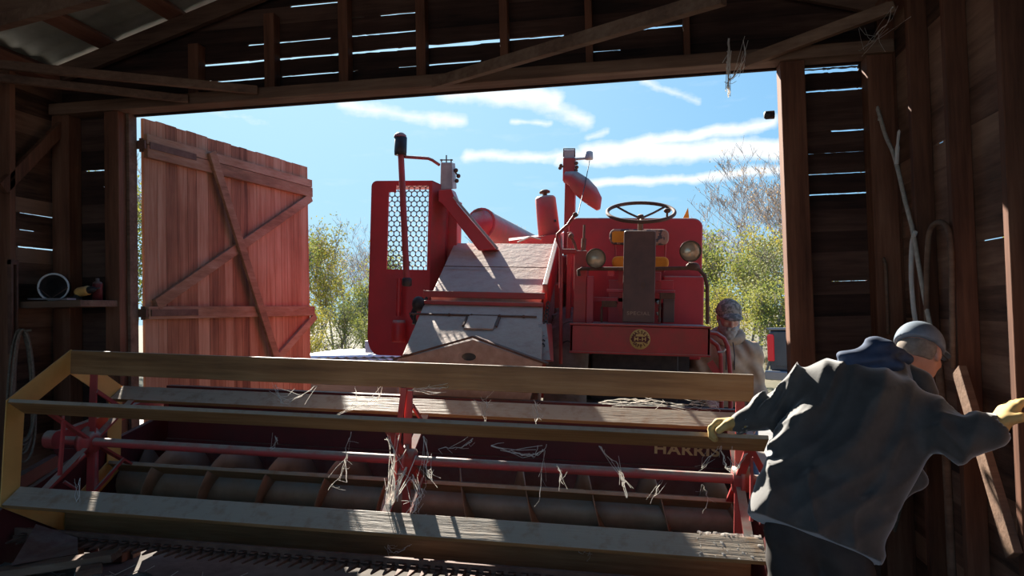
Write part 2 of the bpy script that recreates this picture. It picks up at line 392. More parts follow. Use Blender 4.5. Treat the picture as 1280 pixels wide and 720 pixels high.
# right wall
PR = lambda u, z, d: (XR + d, u, z)
def gap_pxX(x0, y0, x1, y1, w, X):
    a, b = atX(x0, y0, X), atX(x1, y1, X); y = sorted((a.y, b.y)); return ((a.z + b.z) / 2, y[0], y[1], w)
gs = [gap_pxX(1169, 181, 1178, 175, .012, XR), gap_pxX(1225, 302, 1261, 294, .008, XR)]
rw = sorted([z for z in [.02 + .158 * k for k in range(23)] if all(abs(z - q[0]) > .08 for q in gs)] + [q[0] for q in gs] + [3.5])
right = MB(); boards(right, BACK, YW, rw, PR, gs, seed=11)
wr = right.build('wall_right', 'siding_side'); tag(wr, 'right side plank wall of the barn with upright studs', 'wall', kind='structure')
ys = []
for xe in (1107, 1146, 1192, 1262):
    ys.append(atX(xe, 300, XRi).y)
ys += [ys[-1] - .62, ys[-1] - 1.24, ys[-1] - 1.86, ys[-1] - 2.5, ys[-1] - 3.1, ys[-1] - 3.8]
for y in ys: stud((XRi, y, 0), (XR - .001, y + .048, 3.42), wr)
b = MB(); b.box((XRi - .02, BACK, 3.42), (XR - .001, YW - .16, 3.5)); b.build('top_plate', 'purlin_wood', wr, bevel=.005)
# diagonal timber nailed across the lower right wall
b = MB(); b.bar(atX(1199, 462, XRi - .02), atX(1268, 695, XRi - .02), .035, .09, up=(0, .8, .6)); b.build('diagonal_brace', 'beam_wood', wr, bevel=.004)
STUDY = ys

# left wall
PL = lambda u, z, d: (XL - d, u, z)
gs = [gap_pxX(23, 308, 81, 314, .011, XL), gap_pxX(25, 266, 69, 272, .007, XL), gap_pxX(25, 287, 45, 289, .006, XL), gap_pxX(24, 222, 33, 223, .005, XL)]
rw = sorted([z for z in [.02 + .15 * k for k in range(24)] if all(abs(z - q[0]) > .06 for q in gs)] + [q[0] for q in gs] + [3.5])
left = MB(); boards(left, BACK, YW, rw, PL, gs, seed=12)
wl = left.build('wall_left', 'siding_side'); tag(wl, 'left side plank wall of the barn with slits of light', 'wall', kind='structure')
y0 = atX(22, 300, XLi).y
for k in range(8): stud((XL + .001, y0 - .06 - .9 * k, 0), (XLi, y0 - .012 - .9 * k, 3.42), wl)
b = MB(); b.box((XL + .001, BACK, 3.42), (XLi + .02, YW - .16, 3.5)); b.build('top_plate', 'purlin_wood', wl, bevel=.005)
b = MB(); b.bar(atX(84, 152, XLi - .02), atX(2, 236, XLi - .02), .04, .085, up=(0, -.7, .7)); b.build('diagonal_brace', 'stud_wood', wl, bevel=.004)

# roof: corrugated sheets on purlins and rafters
def slope_pt(side, s, y, d):   # s from eave to ridge, d above sheet plane
    x = (XL - .3 + s) if side < 0 else (XR + .3 - s)
    n = Vector((-SLOPE if side < 0 else SLOPE, 0, 1)).normalized()
    return Vector((x, y, EAVE + .02 + SLOPE * (s - .3))) + n * d
half = XC - XL + .3
roof = MB()
for side in (-1, 1):
    ns, ny = 10, 150; vs = []
    y0_, y1_ = BACK, YW + .25
    for i in range(ns + 1):
        for j in range(ny + 1):
            vs.append(slope_pt(side, half * i / ns, y0_ + (y1_ - y0_) * j / ny, .1 + .012 * math.cos(j * 1.57)))
    fs = [(i * (ny + 1) + j, i * (ny + 1) + j + 1, (i + 1) * (ny + 1) + j + 1, (i + 1) * (ny + 1) + j) for i in range(ns) for j in range(ny)]
    roof.add(vs, fs, True)
rf = roof.build('ceiling', 'roof_sheet'); tag(rf, 'underside of the corrugated metal barn roof on wooden purlins and rafters', 'ceiling', kind='structure')
sol = rf.modifiers.new('solid', 'SOLIDIFY'); sol.thickness = .004; sol.offset = 1
for side in (-1, 1):
    for s in [.22, .75, 1.3, 1.85, 2.4, 2.95]:
        b = MB(); b.tone = random.random(); a, c = slope_pt(side, s, BACK, .065), slope_pt(side, s, YW + .02, .065)
        b.bar(a, c, .13, .03, up=(-SLOPE if side < 0 else SLOPE, 0, 1)); b.build('purlin', 'purlin_wood', rf, bevel=.003)
    for y in [YW - .08, 3.95, 3.0, 2.05, 1.1, .15, -.8, -1.75, -2.7]:
        b = MB(); b.tone = random.random(); b.bar(slope_pt(side, .1, y, -.02), slope_pt(side, half - .01, y, -.02), .045, .12, up=(-SLOPE if side < 0 else SLOPE, 0, 1)); b.build('rafter', 'rafter_wood', rf, bevel=.003)
b = MB(); b.bar((XC, BACK, roof_z(XC) + .02), (XC, YW, roof_z(XC) + .02), .03, .14); b.build('ridge_board', 'purlin_wood', rf)
# poles and braces in the roof space
def tm(name, n, p, q, w, h, label, mat='beam_wood'):
    b = MB(); b.tone = random.random(); b.bar(p, q, w, h); o = b.build(name, mat, bevel=.004); return tag(o, label, 'beam', kind='structure')
tm('trim_1', 0, at(322, 113, YW - .17), atX(-40, 77, XLi + .0), .045, .055, 'light wooden pole from the left wall plate to the header beam')
tm('trim_2', 0, at(235, 124, YW - .17), atX(-40, 93, XLi + .0), .045, .05, 'lower thin pole beside the left corner under the roof')
tm('trim_3', 0, at(543, 104, YW - .17), at(905, -4, 3.35), .05, .07, 'long diagonal brace rising from the header beam to the right')
tm('trim_4', 0, at(930, 78, YW - .17), atX(1118, 8, XRi + .02), .05, .07, 'short brace between the header beam and right wall plate')
tm('trim_5', 0, atX(-40, 40, XLi), at(130, -8, 3.05), .06, .07, 'rough tie beam near the roof at the upper left corner')

# floor and ground
b = MB(); n = 40
vs = [(-5.2 + 8 * i / n, BACK - 1 + (YW + .4 - BACK + 1) * j / n, .012 * math.sin(i * 1.7) * math.cos(j * 1.3)) for i in range(n + 1) for j in range(n + 1)]
fs = [(i * (n + 1) + j, (i + 1) * (n + 1) + j, (i + 1) * (n + 1) + j + 1, i * (n + 1) + j + 1) for i in range(n) for j in range(n)]
b.add(vs, fs, True); fl = b.build('floor', 'floor_dirt'); tag(fl, 'dark packed dirt floor of the barn', 'floor', kind='structure')
b = MB(); n = 30
vs = [(-150 + 300 * i / n, -60 + 300 * j / n, -.03) for i in range(n + 1) for j in range(n + 1)]
fs = [(i * (n + 1) + j, (i + 1) * (n + 1) + j, (i + 1) * (n + 1) + j + 1, i * (n + 1) + j + 1) for i in range(n) for j in range(n)]
b.add(vs, fs); gd = b.build('ground', 'ground_mix'); tag(gd, 'pale gravel yard running into dry grass outside the barn', 'ground', kind='structure')

# the left leaf of the barn door, swung outwards
HP = Vector((-3.53, YW + .06, 0)); DU = Vector((.33, 2.09, 0)).normalized(); DN = Vector((DU.y, -DU.x, 0)); DL = 2.12; DT = 3.19
def dp(u, z, d): return HP + DU * u + Vector((0, 0, z)) + DN * d
def dpx(px, py, d=0.0):
    p = atP(px, py, HP + DN * d, DN); return ((p - HP).dot(DU), p.z)
door = empty('door_1', HP); tag(door, 'weathered red-brown plank door leaf swung open outside on the left', 'door', kind='structure')
b = MB(); u = 0; rnd = random.Random(2)
while u < DL - .02:
    w = min(.085 + .045 * rnd.random(), DL - u); b.tone = rnd.random(); top = DT + .012 * rnd.random()
    b.hexa([dp(u + .001, .1, -.024), dp(u + w - .002, .1, -.024), dp(u + w - .002, .1, 0), dp(u + .001, .1, 0), dp(u + .001, top, -.024), dp(u + w - .002, top, -.024), dp(u + w - .002, top, 0), dp(u + .001, top, 0)])
    u += w
b.build('plank_panel', 'door_wood', door, origin=None).location = -HP
def dboard(name, p0, p1, w, d0, d1, lab=None):
    b = MB(); b.tone = random.random()
    a, c = Vector((p0[0], p0[1])), Vector((p1[0], p1[1])); d = (c - a).normalized(); nn = Vector((-d.y, d.x)) * w / 2
    q = [a - nn, c - nn, c + nn, a + nn]
    b.hexa([dp(v.x, v.y, d0) for v in q] + [dp(v.x, v.y, d1) for v in q])
    o = b.build(name, 'door_rail_wood', door, bevel=.003); o.location = -HP; return o
dboard('rail', (.0, 3.035), (DL + .03, 3.035), .075, .001, .034); dboard('rail', (.0, 2.945), (DL + .03, 2.945), .095, .001, .038)
dboard('rail', (.0, 1.75), (DL + .04, 1.75), .095, .001, .034)
dboard('rail', (.0, .35), (DL + .02, .35), .12, .001, .034)
dboard('brace', dpx(192, 381), dpx(386, 247), .085, .003, .036)
dboard('brace', dpx(264, 190, .05), dpx(350, 462, .05), .085, .039, .066)
dboard('brace', dpx(345, 447), dpx(392, 395), .07, .003, .032)
for zz in (2.99, 1.75):
    b = MB(); b.box((-3.60, YW + .03, zz - .03), (-3.50, YW + .05, zz + .03)); b.cyl((-3.545, YW + .055, zz - .05), (-3.545, YW + .055, zz + .05), .014)
    b.bar(dp(.02, zz, .04), dp(.5, zz, .04), .006, .05); o = b.build('hinge', 'rust', door); o.location = -HP

# ================================================================== THE COMBINE
ROLL = R_(2.75); CB = Vector((-.8, 5.5, 0))
comb = empty('combine_harvester', CB, (0, ROLL, 0))
tag(comb, 'old red self-propelled combine harvester backed out of the barn door, wooden slatted reel in front', 'combine harvester')
RM = Matrix.Rotation(ROLL, 4, 'Y'); RMi = RM.inverted()
def L(w): return RMi @ (Vector(w) - CB)                 # world -> combine frame
def c(px, py, Y): return L(at(px, py, Y))
def part(mb, name, mat, parent=None, bevel=0, label=None): return mb.build(name, mat, parent or comb, bevel=bevel, label=label)
LY = lambda Y: Y - CB.y
ZV = Vector((0, 0, 1)); YV = Vector((0, 1, 0)); XV = Vector((1, 0, 0))
def front_box(mb, x0, y0, x1, y1, Y, depth):           # box whose front face fills a picture rectangle at distance Y
    a, b = c(x0, y1, Y), c(x1, y0, Y); a2, b2 = c(x0, y0, Y), c(x1, y1, Y)
    xa, xb = (a.x + a2.x) / 2, (b.x + b2.x) / 2; za, zb = (a.z + b2.z) / 2, (b.z + a2.z) / 2
    return mb.box((xa, LY(Y), za), (xb, LY(Y) + depth, zb))
def rbox(mb, x0, x1, z0, z1, y0, y1, r=.06, n=5, corners=(1, 1, 1, 1)):   # rounded outline in x/z, extruded in y
    poly = []
    for (cx, cz, a0, on) in ((x1 - r, z1 - r, 0, corners[0]), (x0 + r, z1 - r, 90, corners[1]), (x0 + r, z0 + r, 180, corners[2]), (x1 - r, z0 + r, 270, corners[3])):
        if on:
            for k in range(n + 1): a = R_(a0 + 90 * k / n); poly.append((cx + r * math.cos(a), y0, cz + r * math.sin(a)))
        else: poly.append((cx + r * (1 if a0 in (0, 270) else -1), y0, cz + r * (1 if a0 < 180 else -1)))
    return mb.prism([poly[i] for i in range(len(poly))][::-1], (0, y1 - y0, 0))

# ---- reel
ax = c(509, 575, 3.7); RA = .50; BW = .13
xl, xr = c(86, 560, 3.7).x, c(940, 600, 3.7).x
axp = lambda x, phi=None, r=0: Vector((x, LY(3.7) - (r * math.sin(R_(phi)) if phi is not None else 0), ax.z + (r * math.cos(R_(phi)) if phi is not None else 0)))
b = MB(); b.cyl(axp(xl - .03), axp(xr + .06), .024, n=14)
for x in (xl + .12, ax.x, xr - .05): b.lathe([(.024, -.04), (.06, -.04), (.06, -.01), (.085, -.01), (.085, .01), (.06, .01), (.06, .04), (.024, .04)], axp(x), XV, 18)
reel = part(b, 'reel', 'red_worn')
PHIS = [0, 57, 120, 180, 240, 300]
for phi in PHIS:
    b = MB(); b.tone = random.random(); t = Vector((0, math.cos(R_(phi)), math.sin(R_(phi)))) * .011
    q = [axp(xl, phi, RA - BW) - t, axp(xl, phi, RA) - t, axp(xl, phi, RA) + t, axp(xl, phi, RA - BW) + t]
    b.hexa([v for v in q] + [v + XV * (xr - xl) for v in q]); part(b, 'bat', 'bat_wood', reel, bevel=.003)
nx_ = {p_: q_ for p_, q_ in zip(PHIS, PHIS[1:] + PHIS[:1])}
for phi in PHIS:       # yellow end strips closing the hexagon, left and right
    for x, s in ((xl - .005, -1),):
        b = MB(); q = [axp(x, phi, RA + .004), axp(x, nx_[phi], RA + .004), axp(x, nx_[phi], RA - BW), axp(x, phi, RA - BW)]
        b.hexa(q + [v - XV * .006 for v in q]); part(b, 'end_strip', 'yellow_paint', reel, label='yellow flat strip joining bat ends')
for x in (xl + .14, ax.x, xr - .06):
    for phi in PHIS:
        b = MB(); b.bar(axp(x, phi, .05), axp(x, phi, RA - .01), .04, .012, up=Vector((0, math.cos(R_(phi)), math.sin(R_(phi)))))
        if phi in (57, 180, 300): b.bar(axp(x + .02, phi, .28), axp(x + .02, phi + 60, .28), .012, .02)
        part(b, 'spoke', 'red_worn', reel)
for x in (ax.x,):
    for phi in (0, 120, 240):
        b = MB(); b.bar(axp(x - .05, phi + 12, .09), axp(x - .02, phi + 3, RA - BW), .012, .03, up=XV); part(b, 'stay', 'red_worn', reel)
# reel arms
for x, y_ in ((xl - .1, 1), (xr + .09, 1)):
    b = MB(); b.bar(axp(x), (x, LY(4.75), ax.z + .12), .04, .07); b.bar((x, LY(4.75), ax.z + .12), (x, LY(4.75), ax.z - .5), .05, .05)
    b.cyl(axp(x - .03), axp(x + .03), .05, n=14); part(b, 'reel_arm', 'red_worn')
# lift struts seen at the left end of the reel
b = MB(); b.tube([c(47, 624, 3.42), c(75, 598, 3.5), c(106, 568, 3.62)], .013, 8); b.tube([c(75, 598, 3.5), c(79, 520, 3.6)], .008, 6); b.tube([c(80, 602, 3.5), c(96, 612, 3.55)], .01, 6); part(b, 'lift_strut', 'red_worn')
b = MB(); b.tube([c(118, 545, 3.95), c(118, 690, 3.72)], .022, 10); part(b, 'end_post', 'red_paint')
b = MB(); front_box(b, 54, 545, 105, 560, 4.1, .3); b.prism([c(64, 560, 4.1), c(100, 560, 4.1), c(86, 592, 4.1)], (0, .04, 0)); part(b, 'shaft_housing', 'dark_red', bevel=.006)
b = MB(); b.bar(c(20, 604, 4.05), c(70, 575, 4.4), .05, .08); part(b, 'frame_rail', 'dark_red')

# ---- header: trough, back sheet, ends, auger, cutterbar
zc = c(500, 703, 3.42).z; hx0, hx1 = xl - .02, xr + .05
b = MB(); prof = [(3.42, zc - .02), (3.60, zc - .05), (3.85, zc - .13), (4.05, zc - .18), (4.25, zc - .18), (4.45, zc - .10), (4.58, zc + .08), (4.62, zc + .25)]
prof = [(LY(y), z) for y, z in prof]
n = len(prof); vs = [(hx0, y, z) for y, z in prof] + [(hx1, y, z) for y, z in prof] + [(hx0, y + .004, z - .008) for y, z in prof] + [(hx1, y + .004, z - .008) for y, z in prof]
fs = [(i, i + 1, n + i + 1, n + i) for i in range(n - 1)] + [(2 * n + i, 3 * n + i, 3 * n + i + 1, 2 * n + i + 1) for i in range(n - 1)]
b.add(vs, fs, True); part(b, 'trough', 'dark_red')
zt, zl = c(700, 506, 4.63).z, c(700, 577, 4.63).z
fx0, fx1 = c(500, 520, 4.7).x, c(652, 520, 4.7).x
b = MB()
b.box((hx0, LY(4.62), zl), (hx1, LY(4.635), zt)); b.box((hx0, LY(4.59), zt - .02), (hx1, LY(4.65), zt + .02)); b.box((hx0, LY(4.60), zl - .02), (hx1, LY(4.66), zl + .015))
b.box((hx0, LY(4.62), zc), (fx0, LY(4.632), zl)); b.box((fx1, LY(4.62), zc), (hx1, LY(4.632), zl))
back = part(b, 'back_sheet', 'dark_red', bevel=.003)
tx = c(858, 561, 4.615)
text_mesh('lettering', 'HARRIS', .085, Matrix.Translation((tx.x, LY(4.616), tx.z - .010)) @ Matrix.Rotation(R_(90), 4, 'X') @ Matrix.Scale(1.28, 4, (1, 0, 0)), 'letter_gold', back, bold=.0025, spacing=1.1)['label'] = 'gold letters HARRIS'
for x, s in ((hx0, -1), (hx1, 1)):
    b = MB(); poly = [(x, LY(2.98 if s < 0 else 3.36), zc - .02), (x, LY(3.3 if s < 0 else 3.42), zc + .16), (x, LY(3.75), zc + .30), (x, LY(4.65), zc + .45), (x, LY(4.65), zc - .16), (x, LY(3.9), zc - .18), (x, LY(3.2 if s < 0 else 3.4), zc - .12)]
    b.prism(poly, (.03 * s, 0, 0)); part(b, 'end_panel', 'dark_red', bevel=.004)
# pointed divider shoe at the left end
b = MB(); P0, P1, P2, P3 = c(14, 707, 2.95), c(45, 655, 3.4), c(97, 672, 3.35), c(97, 692, 3.1)
b.add([P0, P1, P2, P3, P1 + Vector((0, .02, -.2)), P2 + Vector((0, .02, -.2))], [(0, 3, 2), (0, 2, 1), (0, 1, 4), (3, 0, 4, 5), (2, 3, 5), (1, 2, 5, 4)]); part(b, 'divider_shoe', 'dark_red')
# auger
az_ = zc + .085; ay = 4.22; ar = .115; fr = .24
b = MB(); b.cyl((hx0 + .01, LY(ay), az_), (hx1 - .01, LY(ay), az_), ar, n=24); aug = part(b, 'auger', 'auger_steel')
mid = (fx0 + fx1) / 2
for s, xe in ((1, hx0 + .03), (-1, hx1 - .03)):
    b = MB(); N = 400; xs = [xe + (mid - .12 * (s) - xe) * k / N * (1.0) for k in range(N + 1)]
    vs = []
    for x in xs:
        a = s * (x - xe) / .36 * 2 * math.pi * s + (.6 if s > 0 else 2.0)
        a = (x - xe) / .36 * 2 * math.pi + (.6 if s > 0 else 2.2)
        if s < 0: a = -a
        d = Vector((0, math.sin(a), math.cos(a)))
        p = Vector((x, LY(ay), az_))
        vs += [p + d * ar, p + d * fr, p + d * fr + XV * .006, p + d * ar + XV * .006]
    fs = []
    for k in range(N):
        o = 4 * k; fs += [(o, o + 1, o + 5, o + 4), (o + 1, o + 2, o + 6, o + 5), (o + 2, o + 3, o + 7, o + 6)]
    b.add(vs, fs, True); part(b, 'flighting', 'auger_steel', aug)
# cutterbar
b = MB(); b.box((hx0, LY(3.36), zc - .02), (hx1, LY(3.46), zc)); b.box((hx0, LY(3.37), zc), (hx1, LY(3.385), zc + .035)); b.box((hx0, LY(3.40), zc), (hx1, LY(3.46), zc + .012))
cut = part(b, 'cutterbar', 'rust')
N = 64; gm = None
for k in range(N):
    x = hx0 + .06 + (hx1 - hx0 - .12) * k / (N - 1)
    if gm is None:
        b = MB(); b.hexa([(-.021, .02, -.012), (.021, .02, -.012), (.021, .02, .012), (-.021, .02, .012), (-.004, -.115, -.002), (.004, -.115, -.002), (.004, -.115, .006), (-.004, -.115, .006)])
        b.prism([(-.026, .04, .012), (.026, .04, .012), (.012, -.03, .016), (-.012, -.03, .016)], (0, 0, .006))
        g0 = part(b, 'guard', 'rust', cut, bevel=.002); gm = g0
    else:
        g0 = gm.copy(); COL.objects.link(g0); g0.parent = cut
    g0.location = (x, LY(3.37), zc - .005)

# ---- feeder house (sloping tin housing between header and machine)
def fY(Y): return 1.42 + .505 * (Y - 4.8)
fl_, fr_ = c(536, 372, 5.57).x, c(677, 375, 5.57).x
flB, frB = c(503, 444, 4.78).x, c(677, 452, 4.78).x
zoff = c(600, 372, 5.57).z; zlo = c(590, 446, 4.78).z
FT = [(4.78, zlo), (5.57, zoff)]
ztop = c(633, 304, 6.5).z; xtl, xtr = c(568, 304, 6.5).x, c(699, 306, 6.5).x
b = MB()
def sl(a, b_, th): # sloping slab between two picture-measured edges (xl,xr,Y,z)
    (x0, x1, Y0, z0), (x2, x3, Y1, z1) = a, b_
    return [(x0, LY(Y0), z0 - th), (x1, LY(Y0), z0 - th), (x1, LY(Y0), z0), (x0, LY(Y0), z0), (x2, LY(Y1), z1 - th), (x3, LY(Y1), z1 - th), (x3, LY(Y1), z1), (x2, LY(Y1), z1)]
b.hexa(sl((flB, frB, 4.78, zlo), (fl_ - .01, fr_ + .02, 5.50, zoff - .04), .025))
b.hexa(sl((flB, flB + .02, 4.78, zlo - .02), (fl_ - .01, fl_ + .01, 5.50, zoff - .06), .55)); b.hexa(sl((frB - .02, frB, 4.78, zlo - .02), (fr_, fr_ + .02, 5.50, zoff - .06), .55))
b.hexa(sl((flB, frB, 4.78, zlo - .55), (fl_ - .01, fr_ + .02, 5.50, zoff - .6), .02))
fh = part(b, 'feeder_house', 'dusty_tin', bevel=.008)
b = MB(); b.hexa(sl((fl_ + .01, fr_ - .005, 5.60, zoff + .02), (xtl, xtr, 6.5, ztop), .5)); part(b, 'upper_hood', 'dusty_tin', bevel=.01)
b = MB(); zs = zoff + .45 * (ztop - zoff); xs0 = fl_ + .45 * (xtl - fl_); xs1 = fr_ + .45 * (xtr - fr_)
b.bar((xs0 + .02, LY(6.0) , zs + .035), (xs1 - .02, LY(6.0), zs + .035), .012, .006); part(b, 'hood_seam', 'rust')
b = MB(); b.bar((fl_ - .03, LY(5.54), zoff + .02), (fr_ + .03, LY(5.54), zoff + .02), .05, .05); b.bar((fl_ - .02, LY(5.46), zoff - .045), (fr_ + .03, LY(5.46), zoff - .045), .03, .03)
part(b, 'hinge_bar', 'red_worn', bevel=.005)
b = MB(); s_ = (zoff - .04 - zlo) / (5.5 - 4.78); Ys = 5.30; b.hexa([(x, LY(y), zlo + s_ * (y - 4.78) + d) for y in (Ys - .005, Ys + .005) for x, d in ((fl_ - .07, .002), (fr_ + .0, .002), (fr_ + .0, .012), (fl_ - .07, .012))]); part(b, 'lower_seam', 'rust')
p = c(603, 398, 5.24); b = MB(); tt = Vector((0, 1, s_)).normalized(); nn = Vector((0, -s_, 1)).normalized()
q0 = Vector((p.x, LY(5.2), zlo + s_ * (5.2 - 4.78) + .002))
b.hexa([q0 + XV * sx * .105 + tt * ty * .1 + nn * d for d in (0, .012) for sx, ty in ((-1, -1), (1, -1), (1, 1), (-1, 1))]); hatch = part(b, 'inspection_hatch', 'dusty_tin', fh, bevel=.004)
for sx in (-.12, .12):
    b = MB(); b.bar(q0 + XV * sx + nn * .008 - tt * .06, q0 + XV * sx + nn * .008 + tt * .08, .012, .012); part(b, 'hatch_clip', 'rust', hatch)
for x_ in (562, 590, 625, 655):
    pp = c(x_, 386, 5.3); b = MB(); b.ball((pp.x, LY(5.29), zlo + s_ * (5.29 - 4.78) + .012), .012, 8, 6); part(b, 'bolt', 'rust', fh)
# gable-topped front plate with the oval hole
Yp = 4.70
ap, le, re_ = c(591, 421, Yp), c(492, 449, Yp), c(684, 455, Yp); bl, br = c(500, 520, Yp), c(655, 520, Yp)
hc = c(586, 446, Yp); hrx, hrz = .047, .025
out = [(bl.x, bl.z), (br.x, br.z), (re_.x - .03, re_.z), (ap.x, ap.z - .02), (le.x + .03, le.z)]
b = MB()
hole = [(hc.x + hrx * math.cos(2 * math.pi * k / 20), hc.z + hrz * math.sin(2 * math.pi * k / 20)) for k in range(20)]
def on_poly(a):   # radial hit on the outline
    d = (math.cos(a), math.sin(a)); best = None
    for i in range(len(out)):
        (x0, z0), (x1, z1) = out[i], out[(i + 1) % len(out)]; ex, ez = x1 - x0, z1 - z0; den = d[0] * ez - d[1] * ex
        if abs(den) < 1e-9: continue
        t = ((x0 - hc.x) * ez - (z0 - hc.z) * ex) / den; u = ((x0 - hc.x) * d[1] - (z0 - hc.z) * d[0]) / den
        if t > 0 and -1e-6 <= u <= 1 + 1e-6 and (best is None or t < best): best = t
    return (hc.x + d[0] * best, hc.z + d[1] * best)
angs = sorted([2 * math.pi * k / 40 for k in range(40)] + [math.atan2(z - hc.z, x - hc.x) % (2 * math.pi) for x, z in out])
vs = []; M_ = len(angs)
for a in angs:
    o = on_poly(a); h = (hc.x + hrx * math.cos(a), hc.z + hrz * math.sin(a))
    vs += [(h[0], LY(Yp), h[1]), (o[0], LY(Yp), o[1]), (h[0], LY(Yp) + .015, h[1]), (o[0], LY(Yp) + .015, o[1])]
fs = []
for k in range(M_):
    o, q = 4 * k, 4 * ((k + 1) % M_); fs += [(o, o + 1, q + 1, q), (o + 2, q + 2, q + 3, o + 3), (o, q, q + 2, o + 2)]
b.add(vs, fs); fp = part(b, 'front_plate', 'dusty_tin')
b = MB(); b.box((hc.x - hrx - .015, LY(Yp) + .045, hc.z - hrz - .015), (hc.x + hrx + .015, LY(Yp) + .055, hc.z + hrz + .015)); b.box((hc.x - hrx - .015, LY(Yp) + .015, hc.z + hrz), (hc.x + hrx + .015, LY(Yp) + .05, hc.z + hrz + .015)); b.box((hc.x - hrx - .015, LY(Yp) + .015, hc.z - hrz - .015), (hc.x + hrx + .015, LY(Yp) + .05, hc.z - hrz)); part(b, 'hole_shade_backing', 'black_paint', fp)  # added black backing that stands in for the shade inside the hole
b = MB()
for e in (le, re_): b.bar((ap.x, LY(Yp + .03), ap.z), (e.x, LY(Yp + .03), e.z), .10, .012, up=(0, 0, 1))
part(b, 'plate_cap', 'rust', fp)
# right side of the feeder: guard, chain
b = MB(); b.bar(c(697, 312, 6.45), c(682, 372, 5.6), .04, .22, up=(0, -.5, 1)); part(b, 'side_guard', 'red_worn', bevel=.006)
b = MB(); b.hexa([c(673, 405, 5.2), c(683, 405, 5.2), c(688, 450, 4.9), c(676, 450, 4.9), c(676, 402, 5.5), c(690, 405, 5.5), c(692, 452, 5.1), c(680, 452, 5.1)]); part(b, 'drive_shield', 'red_worn')
b = MB()
for k in range(12): b.tube([c(685 - .6 * k, 380 + 4.8 * k, 5.45 - .04 * k) + Vector((.012 * math.cos(a), .01 * math.sin(a), .018 * math.sin(a))) for a in [2 * math.pi * i / 8 for i in range(8)]], .005, 5, closed=True)
part(b, 'drive_chain', 'dark_metal')
b = MB()   # hydraulic/lever clutter at the left of the feeder
for k in range(3): b.tube([c(534 - 6 * k, 372, 5.5), c(520 - 3 * k, 385 + 5 * k, 5.45), c(517 + 4 * k, 405 + 4 * k, 5.4)], .012, 7)
b.ball(c(523, 380, 5.45), (.05, .05, .06), 12, 8); part(b, 'hose_bundle', 'dark_metal')

# ---- left radiator housing with the perforated screen
YA = 6.2; A0, A1 = c(464.5, 226, YA), c(535, 446, YA); sx0, sx1 = c(484, 300, YA).x, c(534.5, 300, YA).x; sz0, sz1 = c(510, 337, YA).z, c(510, 232, YA).z; sz2 = c(490, 240, YA).z
dep = .42; yy = LY(YA)
b = MB()
r = .05
# front frame: left strip, top strip, lower panel with a rounded corner, right edge
lp = [(A0.x + .0, yy, A0.z - r)] + [(A0.x + r - r * math.cos(R_(90 * k / 5)), yy, A0.z - r + r * math.sin(R_(90 * k / 5))) for k in range(1, 6)] + [(sx0, yy, A0.z), (sx0, yy, sz0)]
low = [(A0.x, yy, sz0), (sx0, yy, sz0), (A1.x, yy, sz0), (A1.x, yy, A1.z)]
cv_ = [(A0.x + .10 - .0, yy, A1.z)] ; rr_ = .17
cv_ = [(A0.x + rr_ * .62 * (1 - math.sin(R_(90 * k / 6))), yy, A1.z + rr_ * (1 - math.cos(R_(90 * k / 6)))) for k in range(7)]
b.prism(lp + [(A0.x, yy, sz0)], (0, .02, 0)); b.prism([(A0.x, yy, sz0), (A1.x, yy, sz0), (A1.x, yy, A1.z)] + cv_, (0, .02, 0))
b.prism([(sx0, yy, sz1), (sx0, yy, A0.z), (A1.x, yy, A0.z), (A1.x, yy, sz1)], (0, .02, 0))
b.box((sx0, yy, sz2), (c(493, 300, YA).x, yy + .02, sz1)); b.box((sx1, yy, sz0), (A1.x, yy + .02, sz1))
hs = part(b, 'radiator_housing', 'red_paint', label='tall red housing with a perforated screen')
b = MB(); b.box((A0.x, yy + .02, A1.z + rr_), (A0.x + .012, yy + dep, A0.z - r)); 
b.box((A0.x + r, yy + .02, A0.z - .012), (A1.x, yy + dep, A0.z))
b.prism([(A1.x, yy, A0.z), (A1.x + .085, yy + .16, A0.z - .03), (A1.x + .085, yy + dep, A0.z - .03), (A1.x, yy + dep, A0.z)], (0, 0, -.012))
part(b, 'housing_shell', 'red_paint', hs)
b = MB(); b.hexa([(A1.x, yy, A1.z), (A1.x + .085, yy + .16, A1.z), (A1.x + .085, yy + .17, A1.z), (A1.x, yy + .012, A1.z), (A1.x, yy, A0.z), (A1.x + .085, yy + .16, A0.z - .03), (A1.x + .085, yy + .17, A0.z - .03), (A1.x, yy + .012, A0.z)])
b.box((A1.x + .075, yy + .16, A1.z), (A1.x + .085, yy + dep, A0.z - .03)); part(b, 'side_panel', 'red_worn', hs)
b = MB(); px_ = .050; rad = .0215; row = 0; z = sz0 + .01
while z < sz1:
    x = sx0 + (px_ / 2 if row % 2 else 0)
    while x < sx1 + .01:
        if not (z > sz2 and x < c(494, 300, YA).x):
            hexv = [Vector((px_ / math.sqrt(3) * math.sin(R_(60 * k)), 0, px_ / math.sqrt(3) * math.cos(R_(60 * k)))) for k in range(6)]
            ring = []
            for k in range(6): ring += [hexv[k], (hexv[k] + hexv[(k + 1) % 6]) / 2]
            vs = [(min(max(x + v.x, sx0 - .01), sx1 + .005), yy + .03, min(max(z + v.z, sz0 - .01), sz1 + .01)) for v in ring] + [(min(max(x + rad * math.sin(R_(30 * k)), sx0 - .01), sx1 + .005), yy + .028, z + rad * math.cos(R_(30 * k))) for k in range(12)]
            b.add(vs, [(k, (k + 1) % 12, 12 + (k + 1) % 12, 12 + k) for k in range(12)])
        x += px_
    z += px_ * .866; row += 1
scr = part(b, 'perforated_screen', 'screen_wire', hs); so_ = scr.modifiers.new('solid', 'SOLIDIFY'); so_.thickness = .003
